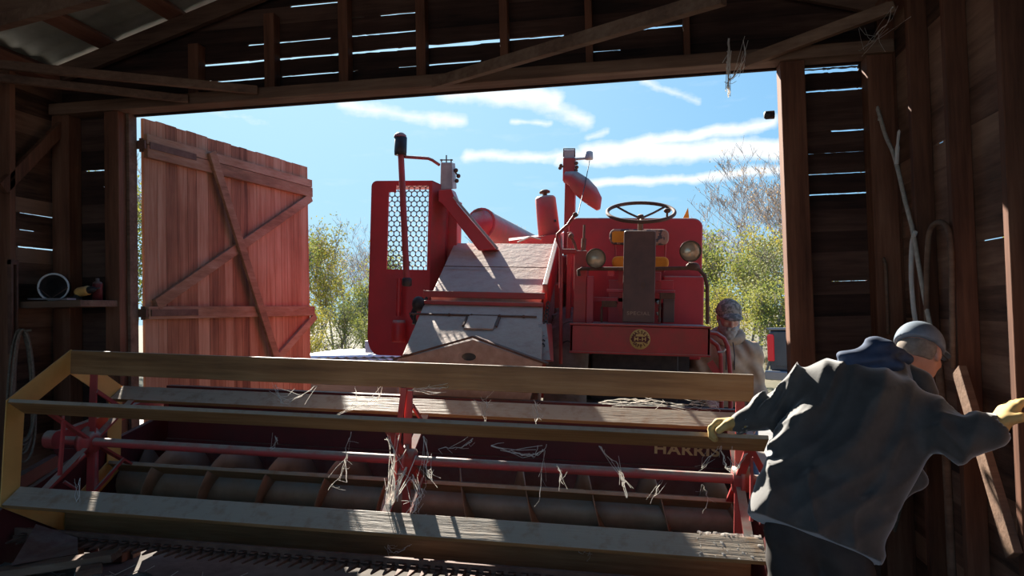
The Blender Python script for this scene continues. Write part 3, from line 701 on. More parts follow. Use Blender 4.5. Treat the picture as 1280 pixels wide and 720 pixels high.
b = MB(); b.lathe([(0, -.0), (.055, 0), (.06, .02), (.06, .16), (.05, .19), (0, .19)], c(498, 428, 6.1), ZV, 18); b.cyl(c(498, 395, 6.1), c(499, 348, 6.1), .022, n=10); part(b, 'filter_can', 'red_paint')
b = MB(); b.box((A1.x - .05, yy + .05, A1.z - .4), (A1.x + .3, yy + .4, A1.z + .35)); part(b, 'side_frame', 'dark_red')
# red pole with its slotted cap and arm
b = MB(); b.tube([c(501, 190, 5.95), c(508.5, 352, 5.8)], .026, 12); pole = part(b, 'stack_pole', 'red_worn')
b = MB(); b.lathe([(0, .005), (.05, 0), (.052, .03), (.052, .15), (.0, .15)], c(500.5, 194, 5.95), ZV, 18); part(b, 'pole_cap_body', 'dark_metal', pole, label='black slotted cap')
b = MB(); b.lathe([(.054, 0), (.05, .02), (.03, .038), (0, .042)], c(500.3, 172, 5.95), ZV, 18); part(b, 'pole_cap_top', 'red_worn', pole)
b = MB(); b.lathe([(.03, 0), (.04, .01), (.04, .06), (.03, .07)], c(508.5, 358, 5.8), ZV, 12); part(b, 'pole_foot', 'dark_metal', pole)
b = MB(); b.tube([c(506, 196, 5.95), c(535, 198, 6.1), c(540, 200, 6.12), c(549, 206, 6.2)], .014, 8); part(b, 'support_arm', 'red_worn')

# ---- grain elevator head and spout (upper left)
b = MB(); b.hexa([c(550, 237, 6.3), c(566, 236, 6.3), c(571, 236, 6.5), c(556, 237, 6.5), c(551, 203, 6.3), c(565, 203, 6.3), c(569, 204, 6.5), c(555, 204, 6.5)]); el = part(b, 'elevator_head', 'grey_tin', bevel=.006)
b = MB(); b.box(tuple(c(551.5, 204, 6.34)), tuple(c(564, 199, 6.46) )) if False else None
for (x_, y_) in ((552, 199), (558, 194), (564, 199)):
    b.tube([c(x_, 205, 6.35), c(x_, y_, 6.35)], .006, 6)
b.tube([c(550, 200, 6.35), c(566, 200, 6.35)], .006, 6); part(b, 'top_rods', 'rust', el); b = MB()
for (x_, y_) in ((570, 213), (573, 220), (571, 226)): b.ball(c(x_, y_, 6.4), .02, 8, 6)
b.tube([c(567, 212, 6.4), c(574, 222, 6.4)], .008, 6); part(b, 'tension_rods', 'rust', el)
b = MB(); sp_ = [(548, 237), (564, 236), (569, 249), (571, 254), (620.5, 311.5), (598, 313), (553, 255), (548, 252)]
b.prism([c(x_, y_, 6.2) for x_, y_ in sp_], (0, .16, 0)); part(b, 'spout', 'red_paint', el, bevel=.006)
b = MB(); b.bar(c(567, 246, 6.19), c(622, 311, 6.19), .02, .014, up=(0, -1, 0)); part(b, 'spout_edge', 'grey_tin', el)
b = MB(); front_box(b, 556, 250, 571, 340, 6.45, .18); part(b, 'elevator_leg', 'red_worn', bevel=.006)
# unloading auger tube
b = MB(); p, q = c(601, 280, 8.1), c(668, 312, 9.7); b.tube([p, q], [.175, .175], 24); b.tube([p - (q - p).normalized() * .01, p + (q - p).normalized() * .05], [.184, .184], 24); tu = part(b, 'auger_tube', 'red_worn')
b = MB(); b.lathe([(0, 0), (.155, 0), (.155, .012), (0, .012)], p - (q - p).normalized() * .024, (q - p), 24); part(b, 'tube_cover', 'red_paint', tu)
b = MB(); b.prism([c(590, 266, 8.05), c(598, 260, 8.05), c(604, 263, 8.05)], (0, .02, 0)); part(b, 'tube_bracket', 'rust', tu)
# dark red deck across the machine behind the hood
b = MB(); b.hexa([c(636, 301, 6.75), c(700, 292, 6.75), c(700, 318, 6.75), c(636, 318, 6.75), c(636, 298, 7.6), c(708, 290, 7.6), c(708, 312, 7.6), c(640, 312, 7.6)]); part(b, 'top_deck', 'red_paint')
b = MB(); b.tube([c(647, 303, 6.7), c(663, 296, 6.7), c(676, 299, 6.7)], .008, 6); part(b, 'deck_pipe', 'chrome')
# air cleaner can
b = MB(); p, q = c(687, 296, 6.95), c(681.5, 246, 6.95); d = (q - p); h = d.length; b.lathe([(0, 0), (.10, 0), (.105, .01), (.098, h - .02), (.085, h), (0, h)], p, d, 22); ac = part(b, 'air_cleaner', 'red_worn')
b = MB(); b.lathe([(.02, h), (.022, h + .03), (.05, h + .035), (.052, h + .05), (.03, h + .065), (0, h + .07)], p, d, 16); part(b, 'cleaner_cap', 'rust', ac)
b = MB(); b.ball(c(694, 276, 6.86), .013, 8, 6); part(b, 'cleaner_bolt', 'black_paint', ac)
# right grain elevator and spout
b = MB(); front_box(b, 703.5, 197, 718.5, 226, 6.9, .14); e2 = part(b, 'tall_elevator_head', 'red_worn', bevel=.006)
b = MB(); front_box(b, 705, 226, 718, 330, 6.92, .12); part(b, 'tall_elevator_leg', 'red_worn', bevel=.005)
b = MB(); front_box(b, 704.5, 187, 718, 197.5, 6.92, .12); part(b, 'elevator_cap', 'grey_tin', e2, bevel=.004)
b = MB(); b.tube([c(704.5, 196, 6.88), c(704.5, 186, 6.88), c(718.5, 186, 6.88), c(718.5, 196, 6.88)], .007, 6)
for (x_, y_) in ((700, 210), (701, 207), (720.5, 204), (721, 209), (720, 213)): b.ball(c(x_, y_, 6.9), .018, 8, 6)
b.tube([c(699, 209, 6.9), c(705, 208, 6.9)], .009, 6); part(b, 'cap_fittings', 'rust', e2)
b = MB(); spn = [(706, 221, .05), (716, 223, .075), (727, 233, .095), (737, 243, .09), (744, 252, .07), (748, 262, .02)]
b.tube([c(x_, y_, 6.84 - .01 * i) for i, (x_, y_, r_) in enumerate(spn)], [r_ for _, _, r_ in spn], 16); part(b, 'grain_spout', 'red_worn', e2)
b = MB(); b.tube([c(719, 199, 6.9), c(731, 198, 6.9)], .012, 8); b.lathe([(0, 0), (.036, 0), (.04, .01), (.036, .07), (.02, .078), (0, .08)], c(736, 199.5, 6.9), ZV, 16); part(b, 'signal_lamp', 'grey_tin', e2)
b = MB(); b.tube([c(737, 201, 6.9), c(731, 232, 6.7), c(722, 270, 6.0)], .004, 5); part(b, 'pull_cord', 'dark_metal')

# ---- operator's station
YT = 6.25; t0, t1 = c(711, 272, YT), c(876.5, 404, YT)
b = MB(); rbox(b, t0.x, t1.x, t1.z - .3, t0.z, LY(YT), LY(YT) + .9, .075, 6, (1, 1, 0, 0)); tank = part(b, 'grain_tank', 'red_paint', bevel=.012)
b = MB(); b.box((t1.x - .32, LY(6.05), t1.z - .1), (t1.x - .0, LY(YT) + .01, c(850, 345, 6.05).z)); part(b, 'side_cabinet', 'red_paint', bevel=.012)
b = MB(); q = c(857, 268, 6.5); b.prism([(q.x - .02, q.y, q.z - .03), (q.x + .03, q.y, q.z - .03), (q.x + .02, q.y, q.z + .06)], (0, .02, 0)); part(b, 'reflector_tab', 'orange_cloth', tank)
# platform box and front apron
YP = 5.35; a0, a1 = c(713, 404, YP), c(887.5, 446, YP)
b = MB(); b.box((a0.x, LY(YP), a1.z), (a1.x, LY(YP) + .02, a0.z)); b.box((a0.x, LY(YP), a0.z - .02), (a1.x, LY(6.2), a0.z)); b.box((a0.x, LY(YP), a1.z), (a0.x + .02, LY(6.2), a0.z)); b.box((a1.x - .02, LY(YP), a1.z), (a1.x, LY(6.2), a0.z))
b.box((a0.x - .005, LY(YP) - .008, a0.z - .012), (a1.x + .005, LY(YP), a0.z + .004)); b.box((a0.x - .005, LY(YP) - .008, a1.z - .004), (a1.x + .005, LY(YP), a1.z + .012))
plat = part(b, 'platform_apron', 'red_worn', bevel=.004)
# round gold emblem
ec = c(800, 424, YP); ey = LY(YP) - .009; er = .072
b = MB(); b.lathe([(0, 0), (er, 0), (er, .004), (0, .004)], (ec.x, ey + .003, ec.z), (0, -1, 0), 36)
emb = part(b, 'emblem', 'emblem_gold', plat, label='round gold badge with red hexagon and lettering')
FM = lambda x, z, y: Matrix.Translation((x, y, z)) @ Matrix.Rotation(R_(90), 4, 'X')
hx = lambda w, h, t: [(ec.x - w, ey - .0015, ec.z), (ec.x - w + t, ey - .0015, ec.z + h), (ec.x + w - t, ey - .0015, ec.z + h), (ec.x + w, ey - .0015, ec.z), (ec.x + w - t, ey - .0015, ec.z - h), (ec.x - w + t, ey - .0015, ec.z - h)]
b = MB(); b.prism(hx(er * .93, er * .27, er * .22), (0, -.001, 0)); part(b, 'emblem_hexagon', 'dark_red', emb)
mm = text_mesh('t', 'M-H', er * .5, FM(ec.x, ec.z, ey - .0028) @ Matrix.Scale(1.25, 4, (1, 0, 0)), 'emblem_gold', 'mesh', .0005, .001, 1.1)
o = bpy.data.objects.new('emblem_initials', mm); COL.objects.link(o); o.parent = emb
import bmesh
def arc_text(body, r, a_mid, step, flip):
    bm = bmesh.new()
    for i, ch in enumerate(body):
        k = i - (len(body) - 1) / 2; a = a_mid + (-k * step if not flip else k * step)
        x, z = ec.x + r * math.cos(R_(a)), ec.z + r * math.sin(R_(a))
        rot = R_(a - 90 if not flip else a + 90)
        me = text_mesh('t', ch, er * .44, FM(x, z, ey - .0015) @ Matrix.Rotation(rot, 4, 'Z'), 'dark_red', 'mesh', .0005, .0012)
        bm.from_mesh(me); bpy.data.meshes.remove(me)
    me = bpy.data.meshes.new('emblem_lettering'); bm.to_mesh(me); bm.free(); me.materials.append(MATS['dark_red'])
    o = bpy.data.objects.new('emblem_lettering', me); COL.objects.link(o); o.parent = emb; return o
arc_text('MASSEY', er * .68, 90, 25, False); arc_text('HARRIS', er * .68, 270, 25, True)
# steering column, wheel
YC = 5.45; d0, d1 = c(780, 288, YC), c(818, 404, YC)
b = MB(); rbox(b, d0.x, d1.x, d1.z, d0.z, LY(YC), LY(YC) + .16, .018, 3, (1, 1, 0, 0)); colm = part(b, 'steering_column', 'column_paint', bevel=.008)
text_mesh('lettering', 'SPECIAL', .036, FM((d0.x + d1.x) / 2, c(799, 392, YC).z, LY(YC) - .002) @ Matrix.Scale(1.15, 4, (1, 0, 0)), 'letter_faint', colm, .001, .0006, 1.15)['label'] = 'faded letters SPECIAL'
text_mesh('number', '0', .055, FM(c(804, 357, YC).x, c(804, 357, YC).z, LY(YC) - .002), 'rust', colm, .001, .0)
wc = c(801, 265, 5.55); wn = Vector((0, -.40, .91)).normalized(); wa = XV; wb = wn.cross(wa).normalized(); wr = .245
b = MB(); b.tube([wc + (wa * math.cos(a) + wb * math.sin(a)) * wr for a in [2 * math.pi * k / 48 for k in range(48)]], .0135, 10, closed=True); sw = part(b, 'steering_wheel', 'rust')
hubp = wc - wn * .05
b = MB()
for a in (40, 140, 270): b.tube([hubp, hubp + (wa * math.cos(R_(a)) + wb * math.sin(R_(a))) * wr * .5 + wn * .02, wc + (wa * math.cos(R_(a)) + wb * math.sin(R_(a))) * wr], .008, 8)
part(b, 'wheel_spokes', 'rust', sw)
b = MB(); b.lathe([(0, .03), (.02, .028), (.026, .01), (.026, -.01), (.02, -.03), (.02, -.2)], hubp, wn * 1, 16); part(b, 'wheel_hub', 'rust', sw)
kp = wc + (wa * math.cos(R_(38)) + wb * math.sin(R_(38))) * wr; kp = wc + (wa * .75 - wb * .62) * wr
b = MB(); b.cyl(kp, kp + wn * .04, .008, n=8); b.ball(kp + wn * .055, (.026, .026, .018), 12, 8); part(b, 'spinner_knob', 'rust', sw)
# seat
YS = 5.95; s0, s1 = c(762, 286, YS), c(836, 306, YS)
b = MB(); rbox(b, s0.x, s1.x, s1.z, s0.z, LY(YS), LY(YS) + .07, .045, 5); seat = part(b, 'seat_back', 'patchwork', bevel=.012, label='seat back covered with patchwork cloth')
b = MB(); rbox(b, s0.x + .02, (s0.x + s1.x) / 2 - .1, s1.z + .015, s0.z - .02, LY(YS) - .006, LY(YS) + .001, .02, 4); part(b, 'cloth_patch', 'orange_cloth', seat)
b = MB(); u0, u1 = c(765, 320, 5.8), c(836, 336, 5.8); rbox(b, u0.x, u1.x, u1.z, u0.z, LY(5.8), LY(5.8) + .36, .04, 5); part(b, 'seat_cushion', 'orange_cloth', bevel=.015, label='orange seat cushion')
b = MB(); b.tube([c(769, 304, 5.97), c(770, 340, 5.97)], .009, 6); b.tube([c(832, 304, 5.97), c(830, 340, 5.97)], .009, 6); b.box((u0.x + .05, LY(5.9), u1.z - .45), (u1.x - .05, LY(6.15), u1.z - .01)); part(b, 'seat_frame', 'red_worn')
# lamps on the front rail
b = MB(); b.tube([c(724, 345, 5.5), c(723, 338, 5.5), c(727, 336, 5.5), c(779, 336, 5.5)], .014, 9); part(b, 'lamp_rail', 'rust'); b = MB(); b.tube([c(819, 336, 5.5), c(864, 335, 5.5), c(874, 337, 5.5), c(881, 345, 5.5), c(884, 358, 5.5), c(884.5, 405, 5.5)], .014, 9); rail = part(b, 'lamp_rail', 'rust')
for (x_, y_, r_, lab) in ((745, 323, .074, 'left'), (863, 314, .078, 'right')):
    p = c(x_, y_, 5.45); b = MB(); ax_ = Vector((0, -1, -.05))
    b.lathe([(0, -.10), (.03, -.095), (r_ * .8, -.05), (r_ * .98, -.01), (r_, 0), (r_, .012), (r_ * .93, .016), (r_ * .93, .004)], p, ax_, 24); b.cyl(p + Vector((0, .03, -r_)), c(x_, 336, 5.5), .012, n=8); lamp = part(b, 'headlamp', 'rust')
    b = MB(); b.lathe([(r_ * .93, .002), (r_ * .7, .016), (r_ * .4, .024), (0, .028)], p, ax_, 24); part(b, 'lens', 'lamp_glass', lamp)
b = MB(); b.ball(c(866, 333, 5.5), (.05, .03, .03), 12, 8); part(b, 'lamp_bracket', 'rust')
# uprights and levers at the left of the platform
b = MB(); b.tube([c(719, 268, 5.6), c(710, 281, 5.6), c(697, 293, 5.6), c(696.5, 300, 5.6), c(701, 312, 5.58), c(701, 455, 5.5)], .013, 8); lv = part(b, 'throttle_lever', 'red_worn')
b = MB(); b.ball(c(719, 268.5, 5.6), .02, 12, 8); part(b, 'lever_knob', 'rust', lv)
b = MB(); b.tube([c(714, 296, 5.75), c(718, 304, 5.75), c(722, 318, 5.75)], .01, 8); b.ball(c(714, 295, 5.75), .022, 10, 7); part(b, 'gear_lever', 'rust')
b = MB(); b.tube([c(730.5, 281, 5.75), c(730, 298, 5.75)], .009, 8); b.tube([c(730, 298, 5.75), c(729, 315, 5.75)], .018, 8); part(b, 'hand_brake', 'rust')
b = MB(); front_box(b, 717, 313, 733, 404, 5.6, .3); front_box(b, 700, 311, 720, 317, 5.58, .05); front_box(b, 708, 290, 714, 404, 5.95, .06); part(b, 'control_stand', 'red_worn', bevel=.006)
b = MB(); front_box(b, 733, 345, 742, 404, 5.6, .02); front_box(b, 760, 350, 782, 404, 5.95, .04); front_box(b, 816, 350, 842, 362, 5.95, .04); front_box(b, 740, 372, 830, 378, 5.9, .04); front_box(b, 818, 340, 826, 352, 5.6, .03); front_box(b, 760, 337, 768, 346, 5.6, .03)
front_box(b, 758, 362, 844, 366, 5.7, .03); part(b, 'foot_frame', 'red_paint', bevel=.004)
for pts, pad in (([(752, 403), (752, 384), (758, 379)], (752, 376, 771, 384)), ([(824, 403), (825, 375), (828, 370)], (825, 366, 844, 374))):
    b = MB(); b.tube([c(x_, y_, 5.55) for x_, y_ in pts], .009, 7); front_box(b, *pad, 5.5, .07); part(b, 'pedal', 'rust', bevel=.003)
b = MB(); front_box(b, 829, 374, 843, 403, 5.6, .1); part(b, 'pedal_box', 'column_paint', bevel=.004)
b = MB()
for k in range(4): b.tube([c(821.5 + 2.5 * (k % 2), 376 + 7 * k, 5.65), c(823 + 2.5 * (k % 2), 380 + 7 * k, 5.65)], .012, 7)
part(b, 'pedal_spring', 'chrome')
# red curved grab rails on the right, ladder side
b = MB(); b.tube([c(887, 416, 5.6), c(896, 417, 5.6), c(905, 423, 5.6), c(910, 434, 5.6), c(913, 470, 5.6), c(913, 520, 5.6)], .016, 9); b.tube([c(887, 424, 5.6), c(897, 432, 5.6), c(901, 446, 5.6), c(902, 520, 5.6)], .016, 9)
b.bar(c(887, 452, 5.6), c(899, 470, 5.6), .02, .05); part(b, 'ladder_rail', 'red_worn')
b = MB(); b.tube([c(897, 440, 5.56), c(904, 440, 5.56), c(907, 436, 5.56)], .008, 6); part(b, 'rail_clip', 'chrome')
# drive wheels
for (x_, Y_, nm) in ((706, 6.1, 'l'), (872, 6.1, 'r')):
    p = c(x_, 450, Y_); wx = .32; px0 = p.x + (.05 if nm == 'l' else -.08)
    R0 = .88; cz = .0
    gz = L(at(x_, 450, Y_)); wl_ = RM @ gz + CB
    # wheel centre high enough for the tyre to stand on the yard
    cw = Vector((wl_.x, Y_ + (.25 if nm == 'l' else 1.15), R0 - .03)); cl = L(cw); cl.x = px0
    b = MB(); prof = [(R0 * .55, -.14), (R0 * .8, -.16), (R0 * .93, -.155), (R0 * .985, -.11), (R0, 0), (R0 * .985, .11), (R0 * .93, .155), (R0 * .8, .16), (R0 * .55, .14)]
    b.lathe(prof, cl, XV, 40)
    for k in range(24):
        a = 2 * math.pi * k / 24; d = Vector((0, math.cos(a), math.sin(a))); tdir = Vector((0, -math.sin(a), math.cos(a)))
        for s in (-1, 1): b.bar(cl + d * (R0 * .99) + XV * .01 * s, cl + d * (R0 * .955) + XV * .15 * s + tdir * .09, .035, .03, up=d)
    tyre = part(b, 'tyre', 'tyre_dusty' if nm == 'l' else 'rubber')
    b = MB(); b.lathe([(R0 * .56, -.13), (R0 * .5, -.05), (.12, -.03), (.1, -.08), (0, -.08)], cl, XV, 30); b.lathe([(R0 * .56, .13), (R0 * .5, .05), (.12, .03), (.1, .08), (0, .08)], cl, XV, 30); part(b, 'wheel_rim', 'yellow_paint', tyre)
b = MB(); rbox(b, a0.x + .12, c(848, 450, 6.0).x, a1.z - .75, a1.z + .1, LY(6.0), LY(6.9), .1, 4); part(b, 'gearbox', 'dark_metal', bevel=.01)
# body of the machine behind, axle, rear wheels
b = MB(); xa, xb = c(545, 380, 6.4).x, c(705, 380, 6.4).x
b.box((xa, LY(6.3), .95), (xb, LY(9.2), ztop - .35)); b.box((xa - .02, LY(6.5), ztop - .36), (xb + .02, LY(8.6), ztop - .1)); part(b, 'separator_body', 'red_worn', bevel=.02)
b = MB(); b.cyl((xa - .15, LY(6.2), .62), (t1.x - .1, LY(6.2), .62), .07, n=14); b.box((xa - .1, LY(6.1), .62), (xa, LY(6.35), 1.2)); b.box((t1.x - .2, LY(6.1), .5), (t1.x - .1, LY(6.35), a1.z + .05)); b.box((xb, LY(5.9), .75), (t1.x - .1, LY(6.6), 1.0)); part(b, 'drive_axle', 'dark_metal')
b = MB(); b.box((fx0 + .1, LY(4.75), .72), (fx0 + .18, LY(6.3), .86)); b.box((fx1 - .18, LY(4.75), .72), (fx1 - .1, LY(6.3), .86)); b.box((fx0 - .3, LY(4.68), .60), (fx1 + .3, LY(4.78), .72)); part(b, 'header_frame', 'dark_red')
for sx in (-1, 1):
    cw = L(Vector((-1.15 + .7 * sx, 8.7, .32))); b = MB(); b.lathe([(.17, -.09), (.29, -.1), (.345, -.06), (.35, 0), (.345, .06), (.29, .1), (.17, .09), (.0, .05)], cw, XV, 28); b.lathe([(.17, -.09), (.0, -.05)], cw, XV, 28); b.bar(cw, cw + Vector((-.3 * sx, 0, .05)), .06, .08); b.bar(cw + Vector((-.3 * sx, 0, 0)), cw + Vector((-.3 * sx, 0, .75)), .08, .08); part(b, 'rear_wheel', 'rubber')

# ================================================================== PEOPLE (smooth implicit bodies turned into one mesh)
def surface(f, lo, hi, h):
    lo, hi = np.array(lo, float), np.array(hi, float)
    n = np.ceil((hi - lo) / h).astype(int) + 1
    g = [lo[i] + h * np.arange(n[i]) for i in range(3)]
    X, Y, Z = np.meshgrid(*g, indexing='ij'); V = f(X.astype(np.float32), Y.astype(np.float32), Z.astype(np.float32))
    ins = V < 0
    cn = tuple(k - 1 for k in n); cnt = np.zeros(cn, int); acc = np.zeros(cn + (3,))
    sl_ = lambda o: tuple(slice(o[i], o[i] + cn[i]) for i in range(3))
    cor = [(i, j, k) for i in (0, 1) for j in (0, 1) for k in (0, 1)]
    for a in cor:
        for ax_ in range(3):
            if a[ax_]: continue
            b_ = list(a); b_[ax_] = 1
            va, vb = V[sl_(a)], V[sl_(b_)]; mk = (va < 0) != (vb < 0)
            t = np.where(mk, va / np.where(mk, va - vb, 1), 0)
            cnt += mk
            for d in range(3): acc[..., d] += np.where(mk, a[d] + (t if d == ax_ else 0), 0)
    act = cnt > 0; idx = -np.ones(cn, int); idx[act] = np.arange(act.sum())
    ij = np.argwhere(act); P = lo + h * (ij + acc[act] / cnt[act][:, None])
    faces = []
    for ax_ in range(3):
        o1, o2 = (ax_ + 1) % 3, (ax_ + 2) % 3
        s0 = [slice(None)] * 3; s1 = [slice(None)] * 3; s0[ax_] = slice(0, -1); s1[ax_] = slice(1, None)
        for o in (o1, o2): s0[o] = slice(1, -1); s1[o] = slice(1, -1)
        a, b_ = ins[tuple(s0)], ins[tuple(s1)]; e = np.argwhere(a != b_); fl = a[a != b_]
        e[:, o1] += 1; e[:, o2] += 1
        q = []
        for d1, d2 in ((-1, -1), (0, -1), (0, 0), (-1, 0)):
            c_ = e.copy(); c_[:, o1] += d1; c_[:, o2] += d2; q.append(idx[c_[:, 0], c_[:, 1], c_[:, 2]])
        q = np.stack(q, 1); q[~fl] = q[~fl][:, ::-1]; faces.append(q)
    return P, np.concatenate(faces)
def smin(a, b_, k):
    h = np.clip(.5 + .5 * (b_ - a) / k, 0, 1); return b_ * (1 - h) + a * h - k * h * (1 - h)
def cap(a, b_, ra, rb=None):
    a, b_ = np.array(a, float), np.array(b_, float); rb = ra if rb is None else rb; ab = b_ - a; L2 = max(float(ab @ ab), 1e-9)
    def f(X, Y, Z):
        t = np.clip(((X - a[0]) * ab[0] + (Y - a[1]) * ab[1] + (Z - a[2]) * ab[2]) / L2, 0, 1)
        return np.sqrt((X - a[0] - t * ab[0]) ** 2 + (Y - a[1] - t * ab[1]) ** 2 + (Z - a[2] - t * ab[2]) ** 2) - (ra + (rb - ra) * t)
    return f
def ell(c_, r, axes=None):
    c_ = np.array(c_, float); A = np.eye(3) if axes is None else np.array([list(v) for v in axes])
    def f(X, Y, Z):
        D = [X - c_[0], Y - c_[1], Z - c_[2]]; q = [sum(A[i][j] * D[j] for j in range(3)) for i in range(3)]
        k0 = np.sqrt(sum((q[i] / r[i]) ** 2 for i in range(3))); k1 = np.sqrt(sum((q[i] / r[i] ** 2) ** 2 for i in range(3)))
        return k0 * (k0 - 1) / np.maximum(k1, 1e-6)
    return f
def union(fs, k=.03):
    def f(X, Y, Z):
        d = None
        for g in fs:
            kk = k
            if isinstance(g, tuple): g, kk = g
            v = g(X, Y, Z); d = v if d is None else smin(d, v, kk)
        return d
    return f
def body_mesh(name, f, lo, hi, h, mat, parent=None, smooth_it=2):
    P, Q = surface(f, lo, hi, h)
    me = bpy.data.meshes.new(name); me.from_pydata([tuple(p) for p in P], [], [tuple(int(i) for i in q) for q in Q])
    me.polygons.foreach_set('use_smooth', [True] * len(me.polygons)); me.materials.append(MATS[mat]); me.update()
    o = bpy.data.objects.new(name, me); COL.objects.link(o)
    if parent: o.parent = parent
    if smooth_it: s_ = o.modifiers.new('smooth', 'SMOOTH'); s_.iterations = smooth_it; s_.factor = .5
    return o
V3 = lambda p: np.array(tuple(p), float)
def lerp(a, b_, t): return V3(a) * (1 - t) + V3(b_) * t
def hand_parts(wrist, direction, palm_n, thumb_side, curl, s=1.0, fat=1.0):
    """palm, four unequal fingers with bends and a thumb leaving the side of the palm"""
    d = V3(direction); d /= np.linalg.norm(d); n = V3(palm_n); n -= d * (n @ d); n /= np.linalg.norm(n); sd_ = np.cross(d, n) * thumb_side
    w = V3(wrist); out = []
    for k in (-.026, -.009, .009, .026):
        out.append((cap(w + sd_ * k * .6 * s, w + d * .085 * s + sd_ * k * s, .017 * s * fat, .014 * s * fat), .012))
    for k, ln in ((.030, .070), (.010, .080), (-.010, .074), (-.030, .058)):
        p = w + d * .088 * s + sd_ * k * s; dd = d.copy()
        for seg, fr_ in enumerate((.45, .32, .23)):
            ang = R_(curl[seg]); dd = dd * math.cos(ang) + n * math.sin(ang); dd /= np.linalg.norm(dd)
            # keep n perpendicular to the bending finger
            q = p + dd * ln * fr_ * s; out.append((cap(p, q, .0098 * s * fat - .0008 * seg, .009 * s * fat - .0008 * seg), .004)); p = q
            n2 = n - dd * (n @ dd); n = n2 / np.linalg.norm(n2)
        n = V3(palm_n); n -= d * (n @ d); n /= np.linalg.norm(n)
    p = w + d * .03 * s + sd_ * .030 * s; q = p + (d * .55 + sd_ * .6 + n * .35) * .042 * s; r = q + (d * .8 + n * .55) * .034 * s
    out += [(cap(p, q, .014 * s * fat, .0115 * s * fat), .010), (cap(q, r, .011 * s * fat, .0095 * s * fat), .004)]
    return out
def bounds(pts, pad):
    a = np.array([V3(p) for p in pts]); return a.min(0) - pad, a.max(0) + pad
def head_sdf(hc_, fw, up, s=1.0):
    """skull, jaw, brow, nose, lips, ears, eye sockets; fw = facing direction"""
    fw = V3(fw); fw /= np.linalg.norm(fw); up = V3(up); up -= fw * (up @ fw); up /= np.linalg.norm(up); rt = np.cross(fw, up)
    h = V3(hc_); A = (rt, fw, up); p = lambda r, f_, u: h + (rt * r + fw * f_ + up * u) * s
    parts = [ell(p(0, -.01, .025), (.076 * s, .096 * s, .092 * s), A), (ell(p(0, .025, -.05), (.058 * s, .066 * s, .066 * s), A), .04), (cap(p(-.03, .082, .012), p(.03, .082, .012), .014 * s), .02),
             (cap(p(0, .092, .0), p(0, .112, -.034), .009 * s, .014 * s), .012), (cap(p(-.018, .086, -.066), p(.018, .086, -.066), .0085 * s), .008), (cap(p(-.016, .083, -.080), p(.016, .083, -.080), .0085 * s), .008),
             (ell(p(0, .07, -.105), (.024 * s, .02 * s, .02 * s), A), .02)]
    for sg in (-1, 1):
        parts += [(ell(p(.079 * sg, -.012, -.012), (.012 * s, .024 * s, .034 * s), A), .006), (ell(p(.04 * sg, .07, -.025), (.022 * s, .02 * s, .02 * s), A), .02)]
    base = union(parts)
    eyes = [ell(p(.031 * sg, .094, -.006), (.015 * s, .012 * s, .010 * s), A) for sg in (-1, 1)]; balls = [ell(p(.031 * sg, .080, -.006), (.012 * s, .012 * s, .012 * s), A) for sg in (-1, 1)]
    def f(X, Y, Z):
        d = base(X, Y, Z)
        for e in eyes: d = -smin(-d, e(X, Y, Z), .008)
        for e in balls: d = np.minimum(d, e(X, Y, Z))
        return d
    return f, p, A
def folds(base, fn):
    def f(X, Y, Z): return base(X, Y, Z) + fn(X, Y, Z)
    return f
def cut(base, p0, n):   # keep the side the normal points away from
    p0 = V3(p0); n = V3(n); n = n / np.linalg.norm(n)
    return lambda X, Y, Z: np.maximum(base(X, Y, Z), (X - p0[0]) * n[0] + (Y - p0[1]) * n[1] + (Z - p0[2]) * n[2])
def minus(base, other): return lambda X, Y, Z: np.maximum(base(X, Y, Z), -other(X, Y, Z))

# ---- the man in the black coat bending over by the right wall, seen from behind
hipL, hipR = at(993, 655, 3.02), at(1052, 662, 3.00)
shL, shR = at(1028, 478, 3.22), at(1146, 520, 3.16)
chest = at(1085, 490, 3.30); neck = at(1118, 462, 3.38); headc = at(1150, 442, 3.46)
elL, wrL = at(962, 516, 3.25), at(926, 530, 3.26)
elR, wrR = at(1198, 547, 3.02), at(1246, 534, 2.96)
kneeL, kneeR = at(985, 700, 3.08), at(1062, 705, 3.05); kneeL.z = .50; kneeR.z = .50
ankL = Vector((kneeL.x - .03, kneeL.y - .06, .09)); ankR = Vector((kneeR.x + .04, kneeR.y - .10, .09))
hfw = Vector((.62, .66, -.42)); hup = Vector((.22, .35, .9))
hf, hp, HA = head_sdf(headc, hfw, hup, 1.0)
hl = hand_parts(wrL, Vector((-.9, .18, -.05)), (0, -.35, -1), 1, (38, 55, 40), 1.02, 1.15)
hr = hand_parts(wrR, Vector((.55, .35, .55)), (.9, .2, -.5), -1, (10, 25, 30), 1.02, 1.15)
torso = lambda g: [cap(lerp(hipL, hipR, .1), lerp(hipL, hipR, .9), .13 + g), (cap(lerp(hipL, hipR, .5), lerp(shL, shR, .5), .14 + g, .15 + g), .08), (cap(lerp(shL, shR, .1), lerp(shL, shR, .9), .085 + g), .08), (cap(lerp(hipL, hipR, .15), shL, .10 + g, .08 + g), .06), (cap(lerp(hipL, hipR, .85), shR, .10 + g, .08 + g), .06)]
